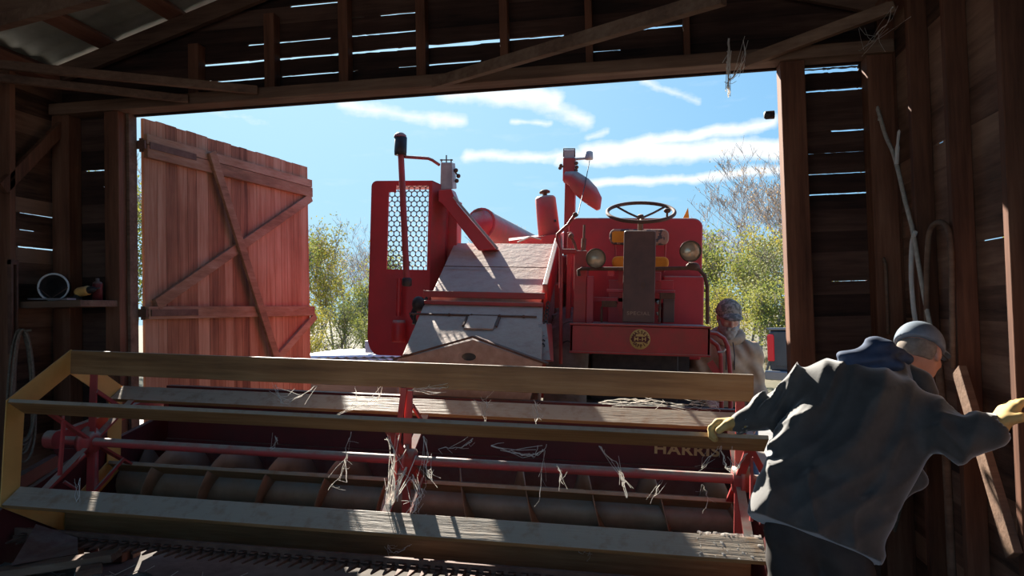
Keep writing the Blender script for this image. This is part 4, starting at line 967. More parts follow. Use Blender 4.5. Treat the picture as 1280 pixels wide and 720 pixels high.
body = union(torso(-.065) + [(cap(chest, headc, .062, .055), .05)] + [(cap(shL, elL, .055, .043), .04), (cap(elL, wrL, .034, .026), .02), (cap(shR, elR, .055, .040), .04), (cap(elR, wrR, .036, .026), .02),
     (cap(hipL, kneeL, .07, .055), .03), (cap(kneeL, ankL, .056, .04), .03), (cap(hipR, kneeR, .07, .055), .03), (cap(kneeR, ankR, .056, .04), .03),
     (cap(ankL + Vector((0, -.02, -.04)), ankL + Vector((0, .15, -.05)), .038, .032), .03), (cap(ankR + Vector((0, -.02, -.04)), ankR + Vector((.03, .15, -.05)), .038, .032), .03), (hf, .03)] + hl + hr)
lo, hi = bounds([hipL, hipR, shL, shR, headc, wrL, wrR, ankL, ankR], .20)
manA = body_mesh('person', body, np.maximum(lo, [-9, -9, .005]), hi, .0095, 'skin')
tag(manA, 'person in black coat and grey cap bending by the right wall, seen from behind', 'person')
# coat
ax_d = (lerp(shL, shR, .5) - lerp(hipL, hipR, .5)); ax_d /= np.linalg.norm(ax_d); ac_d = V3(hipR - hipL); ac_d -= ax_d * (ac_d @ ax_d); ac_d /= np.linalg.norm(ac_d)
o_ = lerp(hipL, hipR, .5); nrm_d = np.cross(ac_d, ax_d)
hemL, hemR = at(970, 636, 3.0), at(1058, 696, 2.98)
def coat_folds(X, Y, Z):
    u = (X - o_[0]) * ac_d[0] + (Y - o_[1]) * ac_d[1] + (Z - o_[2]) * ac_d[2]
    v = (X - o_[0]) * ax_d[0] + (Y - o_[1]) * ax_d[1] + (Z - o_[2]) * ax_d[2]
    w = np.sin(u * 34 + 2.2 * np.sin(v * 5 + .6) + .8 * np.sin(v * 13)) * .5 + np.sin(u * 61 + 3 * np.sin(v * 7 + 2)) * .28
    waist = np.exp(-((v - .17) / .03) ** 2)
    gather = np.sin(u * 120 + 3 * np.sin(v * 20)) * waist * .5
    side = np.clip((.5 - np.abs(u - .02)) * 6, 0, 1)
    big = np.sin(v * 30 + u * 25) * np.clip((np.abs(u) - .22) * 6, 0, 1) * .6
    r1 = 1 - np.abs(np.sin(u * 17 + 1.3 * np.sin(v * 6 + .6) + .5 * np.sin(v * 15 + u * 9))) ** .7
    r2 = 1 - np.abs(np.sin(u * 29 - v * 9 + 1.6 * np.sin(v * 8 + 2) + 1.0))
    lf = np.clip(.75 - u * 1.6, .3, 1.3)
    return -.030 * lf * (r1 - .4) * side - .014 * (r2 - .4) * side - .007 * gather - .008 * big + .012 * waist - .003 * w
coat = union([cap(hemL, hemR, .105), (cap(lerp(hemL, hemR, .0), shL, .098, .085), .06), (cap(lerp(hemL, hemR, 1), shR, .105, .095), .06), (cap(lerp(hemL, hemR, .5), lerp(shL, shR, .5) + V3((0, -.02, 0)), .14, .14), .06),
     (cap(lerp(shL, shR, .05), lerp(shL, shR, .9), .09), .06), (cap(lerp(shL, shR, .55), neck, .11, .08), .05),
     (cap(shL, elL, .078, .066), .05), (cap(elL, lerp(elL, wrL, .95), .066, .052), .03), (cap(shR, elR, .095, .082), .06), (cap(elR, lerp(elR, wrR, .9), .080, .062), .04)])
def sleeve_wr(X, Y, Z):
    d = 0
    for a, b_, kx in ((shL, wrL, 85), (shR, wrR, 70)):
        a_, e = V3(a), V3(b_) - V3(a); Ln = np.linalg.norm(e); e = e / Ln
        t = (X - a_[0]) * e[0] + (Y - a_[1]) * e[1] + (Z - a_[2]) * e[2]
        r_ = np.sqrt((X - a_[0] - t * e[0]) ** 2 + (Y - a_[1] - t * e[1]) ** 2 + (Z - a_[2] - t * e[2]) ** 2)
        msk = np.clip((t - .06) * 8, 0, 1) * np.clip((Ln * .86 - t) * 14, 0, 1) * np.clip((.2 - r_) * 12, 0, 1)
        d = d - .009 * (1 - 2 * np.abs(np.sin(t * kx * .5 + 40 * (Z - a_[2]) + 1.5 * np.sin((Y - a_[1]) * 40)))) * msk
    return d
coat2 = folds(folds(coat, coat_folds), sleeve_wr)
hemn = -ax_d * 1.0 + ac_d * .12
coat2 = cut(coat2, lerp(hemL, hemR, .5) - ax_d * .02, hemn)
coat2 = minus(coat2, cap(lerp(elL, wrL, .86), lerp(elL, wrL, 1.4), .034, .034)); coat2 = minus(coat2, cap(lerp(elR, wrR, .84), lerp(elR, wrR, 1.4), .040, .042))
lo, hi = bounds([hemL, hemR, shL, shR, neck, wrL, wrR], .2)
body_mesh('coat', coat2, lo, hi, .0085, 'cloth_black', manA, 1)
# coat flap hanging open in front
f0, f1, f2 = at(1128, 560, 3.12), at(1148, 600, 3.1), at(1096, 640, 3.08)
body_mesh('coat_flap', union([cap(f0, f1, .03, .022), (cap(f1, f2, .02, .03), .06), (cap(f0, f2, .05, .04), .06)]), *bounds([f0, f1, f2], .08), .009, 'cloth_black', manA)
# hood lying on the shoulders
hd = union([cap(at(1062, 452, 3.20), at(1098, 440, 3.24), .040, .052), (cap(at(1098, 440, 3.24), at(1128, 448, 3.32), .05, .04), .05), (cap(at(1056, 452, 3.20), at(1120, 458, 3.2), .03), .04)])
hd = folds(hd, lambda X, Y, Z: .006 * np.sin(X * 38 + Z * 90 + 2 * np.sin(X * 17)) + .004 * np.sin(X * 30 - Z * 140))
body_mesh('hood', hd, *bounds([at(1058, 448, 3.22), at(1136, 444, 3.34)], .14), .008, 'cloth_navy', manA)
body_mesh('collar', union([cap(at(1128, 462, 3.36), at(1150, 478, 3.32), .04, .045), (cap(at(1150, 478, 3.32), at(1160, 492, 3.30), .045, .04), .03)]), *bounds([at(1128, 462, 3.36), at(1160, 492, 3.3)], .1), .008, 'cloth_black', manA)
def make_cap(mat, h_sdf_c, p, A, s, parent, brim=True):
    crown = ell(p(0, -.012, .035), (.093 * s, .112 * s, .098 * s), A)
    crown = cut(crown, p(0, 0, .022), -(V3(A[2]) * 1.0 + V3(A[1]) * .12))
    o = body_mesh('cap', crown, *bounds([p(0, 0, .03)], .14), .006, mat, parent, 2)
    if brim:
        br_ = ell(p(0, .105, .022), (.078 * s, .085 * s, .045 * s), A); inner = ell(p(0, .105, .012), (.085 * s, .095 * s, .043 * s), A)
        br2 = cut(minus(br_, inner), p(0, .06, .0), -(V3(A[1])))
        body_mesh('cap_peak', br2, *bounds([p(0, .1, .03)], .13), .004, mat, parent, 1)
    btn = MB(); btn.ball(p(0, -.012, .133), .010, 10, 6); btn.build('cap_button', mat, parent)
    return o
make_cap('cap_grey', headc, hp, HA, 1.04, manA)
# glasses
b = MB()
for sg in (-1, 1):
    cc = Vector(hp(.033 * sg, .108, -.004)); b.tube([cc + Vector(HA[0]) * .021 * math.cos(a) + Vector(HA[2]) * .016 * math.sin(a) for a in [2 * math.pi * k / 14 for k in range(14)]], .0022, 6, closed=True)
    b.tube([hp(.055 * sg, .106, .0), hp(.08 * sg, .09, .0), hp(.085 * sg, .0, -.002), hp(.082 * sg, -.02, -.018)], .0022, 6)
b.tube([hp(-.012, .112, -.002), hp(.012, .112, -.002)], .0022, 6); b.build('glasses', 'dark_metal', manA)
hr_ = cut(ell(hp(0, -.014, .005), (.084, .101, .085), HA), hp(0, -.02, .03), HA[2]); hr_ = cut(hr_, hp(0, -.03, 0), HA[1]); hr_ = cut(hr_, hp(0, 0, -.045), -V3(HA[2]))
body_mesh('hair', hr_, *bounds([hp(0, -.02, 0)], .13), .006, 'hair', manA)
body_mesh('glove', union([(cap(lerp(elL, wrL, .88), wrL, .031, .033), .02)] + [(g, k) for g, k in hand_parts(wrL, Vector((-.9, .18, -.05)), (0, -.35, -1), 1, (38, 55, 40), 1.06, 1.45)]), *bounds([wrL, wrL + Vector((-.14, 0, 0))], .12), .0055, 'glove', manA, 1)
body_mesh('glove', union([(cap(lerp(elR, wrR, .86), wrR, .038, .036), .02)] + [(g, k) for g, k in hand_parts(wrR, Vector((.55, .35, .55)), (.9, .2, -.5), -1, (10, 25, 30), 1.06, 1.45)]), *bounds([wrR, wrR + Vector((.12, .06, 0))], .13), .0055, 'glove', manA, 1)
tr = union([cap(lerp(hipL, hipR, .05), lerp(hipL, hipR, .8), .092), (cap(hipL, kneeL, .102, .092), .05), (cap(kneeL, ankL, .09, .075), .04), (cap(hipR, kneeR, .105, .094), .05), (cap(kneeR, ankR, .09, .075), .04)])
tr = folds(tr, lambda X, Y, Z: .005 * np.sin(X * 60 + Z * 25) + .004 * np.sin(Z * 55 + X * 20))
tr = cut(tr, ankL - Vector((0, 0, .02)), (0, 0, -1))
body_mesh('trousers', tr, *bounds([hipL, hipR, ankL, ankR], .17), .011, 'trouser', manA)
def boot(ank, d, parent):
    a = V3(ank); d = V3(d); d /= np.linalg.norm(d)
    f = union([cap(a + V3((0, 0, .10)), a + V3((0, 0, -.02)), .056, .054), (cap(a + V3((0, 0, -.03)) - d * .02, a + V3((0, 0, -.042)) + d * .17, .052, .046), .04)])
    f = cut(f, (0, 0, .003), (0, 0, -1)); body_mesh('boot', f, *bounds([a, a + d * .17], .13), .009, 'boot', parent)
boot(ankL, (0, 1, 0), manA); boot(ankR, (.15, 1, 0), manA)

# ---- the bearded man outside, looking down, behind the platform
YB = 6.35
hc2 = at(911, 396, YB); fw2 = Vector((.10, -.9, -.36)); up2 = Vector((.05, -.25, .95))
hf2, hp2, HA2 = head_sdf(hc2, fw2, up2, 1.06)
nk = hc2 + Vector((-.01, .09, -.15)); sL, sR = at(877, 437, YB + .12), at(938, 441, YB + .10)
ch = (sL + sR) / 2 + Vector((0, 0, -.1)); hL2 = Vector((sL.x + .07, sL.y + .03, .95)); hR2 = Vector((sR.x - .07, sR.y + .03, .95))
eL2, wL2 = Vector((sL.x - .07, sL.y - .06, sL.z - .30)), Vector((sL.x + .02, sL.y - .27, sL.z - .40))
eR2, wR2 = Vector((sR.x + .05, sR.y - .02, sR.z - .32)), Vector((sR.x - .01, sR.y - .20, sR.z - .52))
kL2, kR2 = Vector((hL2.x - .02, hL2.y - .04, .5)), Vector((hR2.x + .02, hR2.y - .04, .5)); aL2, aR2 = Vector((kL2.x - .02, kL2.y + .05, .07)), Vector((kR2.x + .02, kR2.y + .05, .07))
h2 = hand_parts(wL2, (.3, -.8, -.3), (.2, 0, -1), 1, (25, 40, 35)) + hand_parts(wR2, (-.1, -.4, -.9), (-1, 0, .1), 1, (18, 30, 25))
tz = lambda g: [cap(hL2, hR2, .12 + g), (cap((hL2 + hR2) / 2, ch, .14 + g, .17 + g), .1), (cap(lerp(sL, sR, .1), lerp(sL, sR, .9), .08 + g), .08), (cap(hL2, sL, .10 + g, .08 + g), .06), (cap(hR2, sR, .10 + g, .08 + g), .06)]
b2 = union(tz(-.03) + [(cap(ch, hc2 + Vector((0, .04, -.03)), .062, .055), .05), (cap(sL, eL2, .055, .043), .04), (cap(eL2, wL2, .042, .028), .02), (cap(sR, eR2, .055, .043), .04), (cap(eR2, wR2, .042, .028), .02),
     (cap(hL2, kL2, .085, .058), .05), (cap(kL2, aL2, .056, .04), .03), (cap(hR2, kR2, .085, .058), .05), (cap(kR2, aR2, .056, .04), .03), (cap(aL2, aL2 + Vector((0, -.15, -.03)), .036), .03), (cap(aR2, aR2 + Vector((0, -.15, -.03)), .036), .03), (hf2, .03)] + h2)
lo, hi = bounds([hc2, sL, sR, wL2, wR2, aL2, aR2], .2)
manB = body_mesh('person', b2, np.maximum(lo, [-9, -9, -.02]), hi, .0095, 'skin')
tag(manB, 'bearded person in camouflage cap and tan hooded sweatshirt looking down outside', 'person')
hood = union(tz(.012) + [(cap(sL, eL2, .082, .070), .05), (cap(eL2, lerp(eL2, wL2, .95), .066, .045), .03), (cap(sR, eR2, .082, .070), .05), (cap(eR2, lerp(eR2, wR2, .95), .066, .045), .03), (cap(ch, nk + Vector((0, .02, .0)), .11, .095), .06)])
hood = folds(hood, lambda X, Y, Z: .006 * np.sin(Z * 42 + X * 30 + 2 * np.sin(X * 14)) + .004 * np.sin(X * 70 + Z * 20))
hood = minus(hood, cap(hc2 + Vector((0, -.02, -.06)), hc2 + Vector((0, 0, .2)), .095, .11)); hood = cut(hood, (0, 0, .86), (0, 0, -1))
hood = minus(hood, cap(lerp(eL2, wL2, .85), lerp(eL2, wL2, 1.5), .034)); hood = minus(hood, cap(lerp(eR2, wR2, .85), lerp(eR2, wR2, 1.5), .034))
body_mesh('sweatshirt', hood, *bounds([sL, sR, wL2, wR2, nk, hL2], .2), .0095, 'hoodie', manB, 1)
ring = [nk + Vector((.115 * math.cos(a), .03 + .10 * math.sin(a) - .02, -.01 - .045 * -math.sin(a))) for a in [2 * math.pi * k / 16 for k in range(16)]]
body_mesh('hood', union([(cap(ring[k], ring[(k + 1) % 16], .034), .02) for k in range(16)]), *bounds(ring, .08), .009, 'hoodie', manB)
for sx in (-.035, .03):
    b = MB(); p = nk + Vector((sx, -.135, -.06)); b.tube([p, p + Vector((.005, -.04, -.10)), p + Vector((.0, -.035, -.22))], .0045, 6); b.build('drawstring', 'dark_metal', manB)
brd = union([ell(hp2(0, .048, -.085), (.066, .062, .058), HA2), (ell(hp2(0, .07, -.125), (.045, .04, .045), HA2), .03), (cap(hp2(-.075, .01, -.03), hp2(-.06, .04, -.08), .014, .02), .02), (cap(hp2(.075, .01, -.03), hp2(.06, .04, -.08), .014, .02), .02), (cap(hp2(-.03, .10, -.058), hp2(.03, .10, -.058), .010), .01)])
brd = minus(brd, ell(hp2(0, .115, -.073), (.022, .02, .008), HA2))
brd = folds(brd, lambda X, Y, Z: .003 * np.sin(X * 150) * np.sin(Z * 120))
body_mesh('beard', brd, *bounds([hp2(0, .05, -.08)], .13), .006, 'beard', manB, 1)
make_cap('cap_camo', hc2, hp2, HA2, 1.12, manB)
b = MB(); b.box((hR2.x - .02, hR2.y - .2, .9), (hR2.x + .02, hR2.y - .19, .95))
tr = union([cap(hL2, hR2, .13), (cap(hL2, kL2, .112, .09), .05), (cap(kL2, aL2, .088, .07), .04), (cap(hR2, kR2, .112, .09), .05), (cap(kR2, aR2, .088, .07), .04)])
tr = cut(tr, (0, 0, .05), (0, 0, -1)); body_mesh('jeans', tr, *bounds([hL2, hR2, aL2, aR2], .16), .012, 'denim', manB)
boot(aL2, (0, -1, 0), manB); boot(aR2, (0.1, -1, 0), manB)

# ================================================================== LOOSE THINGS IN THE BARN
# heap of chaff and old straw before the cutterbar
b = MB(); n, k_ = 170, 70; vs = []; rnd = random.Random(4)
from mathutils import noise as NZ
for i in range(n + 1):
    for j in range(k_ + 1):
        x = -4.0 + 3.7 * i / n; y = 2.0 + 1.32 * j / k_
        u = (x + 4.0) / 3.7; ed = min(1, min(u * 30, (1 - u) * 6, (j / k_) * 5, (1 - j / k_) * 12 + .6))
        h = (.63 - .34 * u) * max(ed, 0) + .05 * NZ.noise(Vector((x * 3, y * 3, 0))) + .035 * NZ.noise(Vector((x * 13, y * 13, 3))) + .015 * NZ.noise(Vector((x * 40, y * 40, 7)))
        vs.append((x, y, max(h, .0) if 0 < i < n and 0 < j else 0.0))
b.add(vs, [(i * (k_ + 1) + j, (i + 1) * (k_ + 1) + j, (i + 1) * (k_ + 1) + j + 1, i * (k_ + 1) + j + 1) for i in range(n) for j in range(k_)], True)
def heap_z(x, y):
    i = min(max(int(round((x + 4.0) / 3.7 * n)), 0), n); j = min(max(int(round((y - 2.0) / 1.32 * k_)), 0), k_); return vs[i * (k_ + 1) + j][2]
hp_ = b.build('chaff_heap', 'straw'); tag(hp_, 'dark heap of chaff and old straw below the cutterbar', 'chaff', kind='stuff')
b = MB()
for q in range(900):
    x, y = rnd.uniform(-3.8, -.6), rnd.uniform(2.3, 3.28); a = rnd.uniform(0, 6.3); l = rnd.uniform(.03, .10); z = heap_z(x, y) + .008
    d = Vector((math.cos(a), math.sin(a), rnd.uniform(-.1, .35))) * l; b.tube([(x, y, z), Vector((x, y, z)) + d], .0019, 4)
b.build('straw_stalks', 'straw_stalk', hp_)['kind'] = 'stuff'
b = MB(); b.bar(at(-8, 716, 2.95) + Vector((0, 0, -.005)), at(146, 691, 3.06) + Vector((0, 0, -.01)), .10, .035); o = b.build('plank', 'beam_wood', bevel=.004); tag(o, 'loose grey plank lying on the chaff heap at the lower left', 'plank')
b = MB(); b.bar(at(95, 716, 2.92), at(128, 709, 2.98), .08, .03); o = b.build('plank', 'rafter_wood', bevel=.004); tag(o, 'short dark board end half buried in the chaff heap', 'plank')

# shelf in the left corner with a tin pail, a cordless drill and a can
SZ = at(100, 376, 4.6).z
b = MB(); b.box((XLi - .08, 4.40, SZ - .045), (-3.60, YW - .14, SZ)); sh = b.build('wall_shelf', 'beam_wood', bevel=.004); tag(sh, 'rough wooden shelf across the left corner of the barn', 'shelf')
pc = at(70, 355, 4.55); R0 = .088
b = MB(); ax_ = Vector((.55, -1, .0)).normalized(); pz = Vector((pc.x - .02, pc.y, SZ + .098))
b.lathe([(R0 * .8, .20), (R0 * .98, .0), (R0 * 1.08, -.006), (R0 * 1.08, .006), (R0 * .95, .004), (R0 * .77, .19), (0, .19), (0, .2), (R0 * .8, .2)], pz, -ax_, 26)
o = b.build('tin_pail', 'dark_metal'); tag(o, 'round tin pail lying on its side on the corner shelf', 'pail')
b = MB(); b.tube([pz + ax_.cross(ZV) * R0 * 1.05, pz + ax_ * .06 + Vector((0, 0, -R0 * .9)), pz - ax_.cross(ZV) * R0 * 1.05], .003, 6); b.build('bail_handle', 'rust', o); b = MB(); b.tube([pz + (ax_.cross(ZV) * math.cos(a) + ZV * math.sin(a)) * R0 * 1.04 for a in [2 * math.pi * k / 30 for k in range(30)]], .007, 6, closed=True); b.build('pail_rim', 'pale_sheet', o)
b = MB(); b.prism([at(34, 372, 4.5), at(84, 372, 4.42), at(84, 374, 4.42), at(34, 374, 4.5)], (0, .08, .0)); o = b.build('scrap_board', 'grey_tin'); o.location.z = SZ + .004 - min(v[2] for v in b.v); tag(o, 'thin pale scrap strip lying below the tin pail', 'scrap')
dz = SZ + .005
dc = at(103, 360, 4.62)
drill = empty('cordless_drill', (dc.x, dc.y, SZ)); tag(drill, 'small yellow and black cordless drill lying on the corner shelf', 'drill')
b = MB(); b.lathe([(0, 0), (.028, .0), (.034, .02), (.034, .10), (.028, .115), (0, .115)], (-.04, 0, .058), (1, -.2, .12), 16); b.build('motor_housing', 'yellow_paint', drill)
b = MB(); b.lathe([(.026, .115), (.024, .14), (.014, .165), (.005, .17), (.005, .21), (0, .21)], (-.04, 0, .058), (1, -.2, .12), 14); b.build('chuck', 'black_paint', drill)
b = MB(); b.tube([(-.01, -.005, .05), (-.035, -.03, .02)], [.019, .016], 10); b.build('grip', 'black_paint', drill)
b = MB(); b.box((-.075, -.07, .001), (.005, -.005, .03)); b.build('battery', 'black_paint', drill, bevel=.005)
dc = at(148, 352, 4.66); b = MB(); b.lathe([(0, 0), (.032, 0), (.032, .11), (.03, .125), (.012, .135), (.012, .155), (0, .157)], (-3.68, dc.y, SZ), ZV, 16); o = b.build('spray_can', 'dark_red'); tag(o, 'slim dark red can standing at the right end of the shelf', 'can')

# ropes and straps hanging on the walls
def coil(name, cx, y, ztop, w, h, n_, r, label, X, seed):
    rnd = random.Random(seed); b = MB()
    for q in range(n_):
        pts = []; ww = w * (.75 + .4 * rnd.random()); hh = h * (.85 + .2 * rnd.random()); ox = rnd.uniform(-.015, .015); oy = rnd.uniform(.0, .06)
        for k in range(26):
            a = 2 * math.pi * k / 26; s = abs(math.sin(a / 2)) if False else 0
            pts.append((X + oy + .005 * math.sin(3 * a), y + ox + ww / 2 * math.sin(a) * (.6 + .4 * (1 - math.cos(a)) / 2 * 1.3), ztop - hh * (1 - math.cos(a)) / 2))
        b.tube(pts, r, 6, closed=True)
    b.cyl((X - .015, y, ztop - .012), (X + .10, y, ztop - .006), .008, n=8)
    return tag(b.build(name, 'rope'), label, 'rope')
pr = atX(26, 412, XLi + .03); coil('rope_coil', 0, pr.y - .02, pr.z, .22, .85, 7, .008, 'long coil of old rope hanging on the left wall', XLi + .025, 3)
b = MB(); p = atX(17, 325, XLi + .02); b.box((XLi + .001, p.y - .03, p.z - .62), (XLi + .03, p.y - .012, p.z)); b.box((XLi + .001, p.y + .02, p.z - .6), (XLi + .025, p.y + .034, p.z - .01)); b.box((XLi + .001, p.y - .03, p.z - .03), (XLi + .028, p.y + .034, p.z)); o = b.build('hanging_strap', 'rust'); tag(o, 'narrow leather strap loop hanging above the rope on the left wall', 'strap')

def curve_px(pts, X=None, Y=None): return [(atX(x, y, X) if X is not None else at(x, y, Y)) for x, y in pts]
def smooth_pts(pts, n=5):
    P = [Vector(p) for p in pts]; out = []
    for i in range(len(P) - 1):
        a, b_, c_, d = P[max(i - 1, 0)], P[i], P[i + 1], P[min(i + 2, len(P) - 1)]
        for k in range(n):
            t = k / n; out.append(.5 * ((2 * b_) + (c_ - a) * t + (2 * a - 5 * b_ + 4 * c_ - d) * t * t + (3 * b_ - a - 3 * c_ + d) * t ** 3))
    return out + [P[-1]]
XH = XRi - .02
def hang(name, pts, r, mat, label, cat, X=XH, n=7):
    b = MB(); b.tube(smooth_pts(curve_px(pts, X=X)), r, n); return tag(b.build(name, mat), label, cat)
hang('wooden_hoop', [(1160, 440), (1158, 380), (1159, 320), (1162, 290), (1170, 279), (1179, 279), (1186, 290), (1189, 320), (1190, 380), (1191, 460)], .014, 'beam_wood', 'tall bent wooden hoop hanging on the right wall studs', 'hoop')
hang('wire_hoop', [(1087, 415), (1089, 360), (1093, 328), (1100, 320), (1106, 328), (1108, 360), (1110, 418)], .010, 'beam_wood', 'smaller bent hoop hanging in the corner behind the coat wearer', 'hoop')
hang('dusty_chain', [(1144, 290), (1140, 306), (1139, 345), (1142, 385), (1146, 412)], .013, 'cobweb', 'dust-covered chain hanging beside the tall hoop', 'chain', n=6)
hang('dusty_chain', [(1141, 560), (1133, 600), (1124, 640), (1114, 680), (1108, 720)], .011, 'rope', 'dim chain hanging low behind the coat wearer', 'chain')
hang('frayed_rope', [(1086, 92), (1092, 118), (1101, 150), (1107, 170), (1116, 190), (1123, 215), (1131, 250), (1140, 285), (1148, 330), (1158, 385), (1168, 430)], .012, 'pale_rope', 'dusty webbed rope slanting down from the top right corner', 'rope')
b = MB(); b.tube(smooth_pts(curve_px([(1121, 205), (1122, 180), (1124, 162)], X=XH)), [.012] * 5 + [.008] * 5 + [.002], 6); b.tube(smooth_pts(curve_px([(1092, 118), (1098, 150), (1080, 160)], X=XH)), .004, 5)
tag(b.build('web_tuft', 'cobweb'), 'pale pointed tuft of web sticking up from the slanting rope', 'cobweb')
hang('leaning_slat', [(1173, 450), (1182, 560), (1190, 720)], .02, 'beam_wood', 'thin slat leaning upright against the right wall', 'slat', X=XRi - .03)

# cobwebs
rw_ = random.Random(9)
def web(pts, r, label, group=None, fr=2, spread=.05):
    b = MB(); P = [Vector(p) for p in pts]; S = smooth_pts(P, 4)
    S = [p + Vector([rw_.uniform(-.006, .006) for _ in range(3)]) for p in S]
    b.tube(S, [r * .55 * rw_.uniform(.4, 1.5) for _ in S], 5); fr = fr * 2
    for q in range(fr):
        i = rw_.randrange(len(S)); a = S[i]; e = S[rw_.randrange(len(S))] + Vector((rw_.uniform(-spread, spread), rw_.uniform(-.02, .02), rw_.uniform(-spread, spread)))
        b.tube([a, (a + e) / 2 + Vector((rw_.uniform(-.012, .012), 0, rw_.uniform(-.02, .005))), e], r * .22, 4)
    o = b.build('cobweb', 'cobweb'); return tag(o, label, 'cobweb', group)
def wpx(l, Y): return [at(x, y, Y) for x, y in l]
YB_ = 3.20; YA_ = 3.69
web(wpx([(344, 480), (351, 500), (356, 505), (375, 495), (398, 481)], YA_), .0042, 'cobweb sagging below the top slat in front of the barn door', fr=4)
web(wpx([(444, 482), (445, 498), (440, 505)], YA_), .003, 'short cobweb strand below the top slat, left of the red spoke')
web(wpx([(478, 482), (470, 500), (440, 510), (420, 518)], 3.9), .0035, 'cobweb trailing from the top slat to the rear slat', fr=4)
web(wpx([(511, 488), (520, 486), (545, 486), (560, 483)], YA_), .0045, 'fluffy cobweb under the top slat right of the red spoke', fr=5, spread=.03)
web(wpx([(600, 495), (608, 503), (615, 500)], 3.6), .003, 'y-shaped cobweb standing between the top slats at the middle', fr=2)
web(wpx([(608, 502), (607, 528)], 3.55), .003, 'thin upright cobweb stem under the middle slats')
web(wpx([(668, 500), (672, 516), (670, 531)], 3.55), .0045, 'thicker upright cobweb tuft right of the middle', fr=4, spread=.03)
web(wpx([(748, 504), (775, 499), (800, 500), (830, 503), (862, 505), (895, 508)], 4.3), .005, 'long bright cobweb mat under the top slat at the right', fr=9, spread=.05)
web(wpx([(862, 505), (885, 500), (900, 512)], 4.3), .003, 'loose cobweb loops near the gloved hand', fr=5)
web(wpx([(343, 545), (345, 552), (338, 560)], YB_), .003, 'small cobweb tuft under the left part of the second slat', fr=3, spread=.02)
web(wpx([(440, 541), (434, 556), (432, 575), (432, 602)], YB_ + .1), .003, 'long vertical cobweb thread left of the red hub')
web(wpx([(432, 575), (422, 598), (409, 611)], YB_ + .1), .0022, 'slanting cobweb thread left of the hub')
for q, (lab, pts, r) in enumerate([('ragged cobweb curtain on the left side of the red hub', [(487, 545), (492, 570), (492, 610), (486, 634), (478, 642)], .006), ('bright cobweb cord from the hub down to the lower slat', [(507, 585), (500, 602), (491, 625), (484, 640), (474, 645)], .0085),
                               ('cobweb strands hanging right of the red hub', [(530, 545), (534, 570), (533, 590), (540, 600)], .0045), ('tangled cobweb right below the red hub', [(516, 592), (520, 612), (524, 620), (518, 640)], .005),
                               ('cobweb thread running from the lower spoke to the lower slat', [(528, 612), (522, 628), (517, 642)], .0035)]):
    web(wpx(pts, 3.42), r, lab, fr=7, spread=.06)
web(wpx([(549, 560), (565, 561), (580, 557), (588, 553), (590, 548)], YB_), .0036, 'curved cobweb under the second slat right of the hub', fr=4, spread=.03)
web(wpx([(615, 556), (640, 565), (655, 569), (668, 567), (680, 562)], YB_), .0055, 'thick sagging cobweb under the second slat near the centre', fr=6, spread=.03)
web(wpx([(696, 580), (700, 590), (703, 606)], YB_ + .1), .003, 'little forked cobweb on the red axle tube', fr=3, spread=.03)
web(wpx([(747, 558), (762, 572), (775, 583), (780, 600), (779, 606), (785, 622)], YB_ + .1), .0045, 'dangling cobweb with a pale clot hanging past the axle tube', fr=4, spread=.03)
web(wpx([(680, 560), (678, 590), (676, 622)], YB_ + .1), .0018, 'hair-thin vertical cobweb thread near the centre')
web(wpx([(830, 596), (822, 612), (818, 620)], 3.7), .0025, 'small slanted cobweb on an auger flight')
web(wpx([(900, 556), (905, 575), (912, 590), (922, 583), (935, 566)], YB_ + .15), .0042, 'knotted cobweb at the right end under the gold letters', fr=6, spread=.05)
web(wpx([(876, 586), (890, 568), (900, 556)], YB_ + .15), .002, 'fine slanting cobweb threads near the gold letters', fr=3)
web(wpx([(878, 605), (884, 618), (884, 636)], 3.6), .0022, 'faint hanging cobweb thread at the far right of the auger')
b = MB(); xa_, xb_ = at(872, 668, 3.27).x, at(957, 672, 3.27).x; nn_ = 46
NV = lambda i, j: (xa_ + (xb_ - xa_) * i / nn_, -3.0, 0)
vs = []
for i in range(nn_ + 1):
    for j in range(15):
        t = j / 14; w_ = axp(L(Vector((xa_ + (xb_ - xa_) * i / nn_, 3.3, .7))).x, 120, RA - BW - .01 + (BW + .012) * t); wv = RM @ w_ + CB
        vs.append((wv.x + rw_.uniform(-.004, .004), wv.y + rw_.uniform(-.003, .003), wv.z + .010 + .005 * NZ.noise(Vector((i * .25, j * .4, 0))) + rw_.uniform(0, .0015)))
fs = [(i * 15 + j, (i + 1) * 15 + j, (i + 1) * 15 + j + 1, i * 15 + j + 1) for i in range(nn_) for j in range(14) if NZ.noise(Vector((i * .22, j * .3, 5))) + rw_.uniform(-.1, .1) + (i / nn_) * 3 > .25]
b.add(vs, fs, True); tag(b.build('cobweb', 'cobweb'), 'thick mat of cobweb lying on the right end of the lower slat', 'cobweb')
web(wpx([(485, 680), (490, 690), (502, 688), (512, 682)], 3.66), .004, 'cobweb scrap on the face of the bottom slat', fr=4, spread=.03)
web(wpx([(718, 680), (728, 692), (738, 684)], 3.66), .002, 'pale triangular cobweb on the bottom slat', fr=4, spread=.03)
web(wpx([(100, 598), (98, 612), (97, 628)], 3.3), .004, 'bright cobweb strand at the left end of the lower slat', fr=2, spread=.02)
web([at(912, 48, YW - .2), at(910, 80, YW - .2), at(910, 104, YW - .2), at(911, 122, YW - .2)], .010, 'ragged grey cobweb hanging from the header beam at the upper right', fr=6, spread=.035)
web([at(928, 50, YW - .2), at(931, 75, YW - .2), at(918, 92, YW - .2), at(910, 104, YW - .2)], .006, 'torn cobweb loop beside the ragged one on the header beam', fr=5, spread=.03)
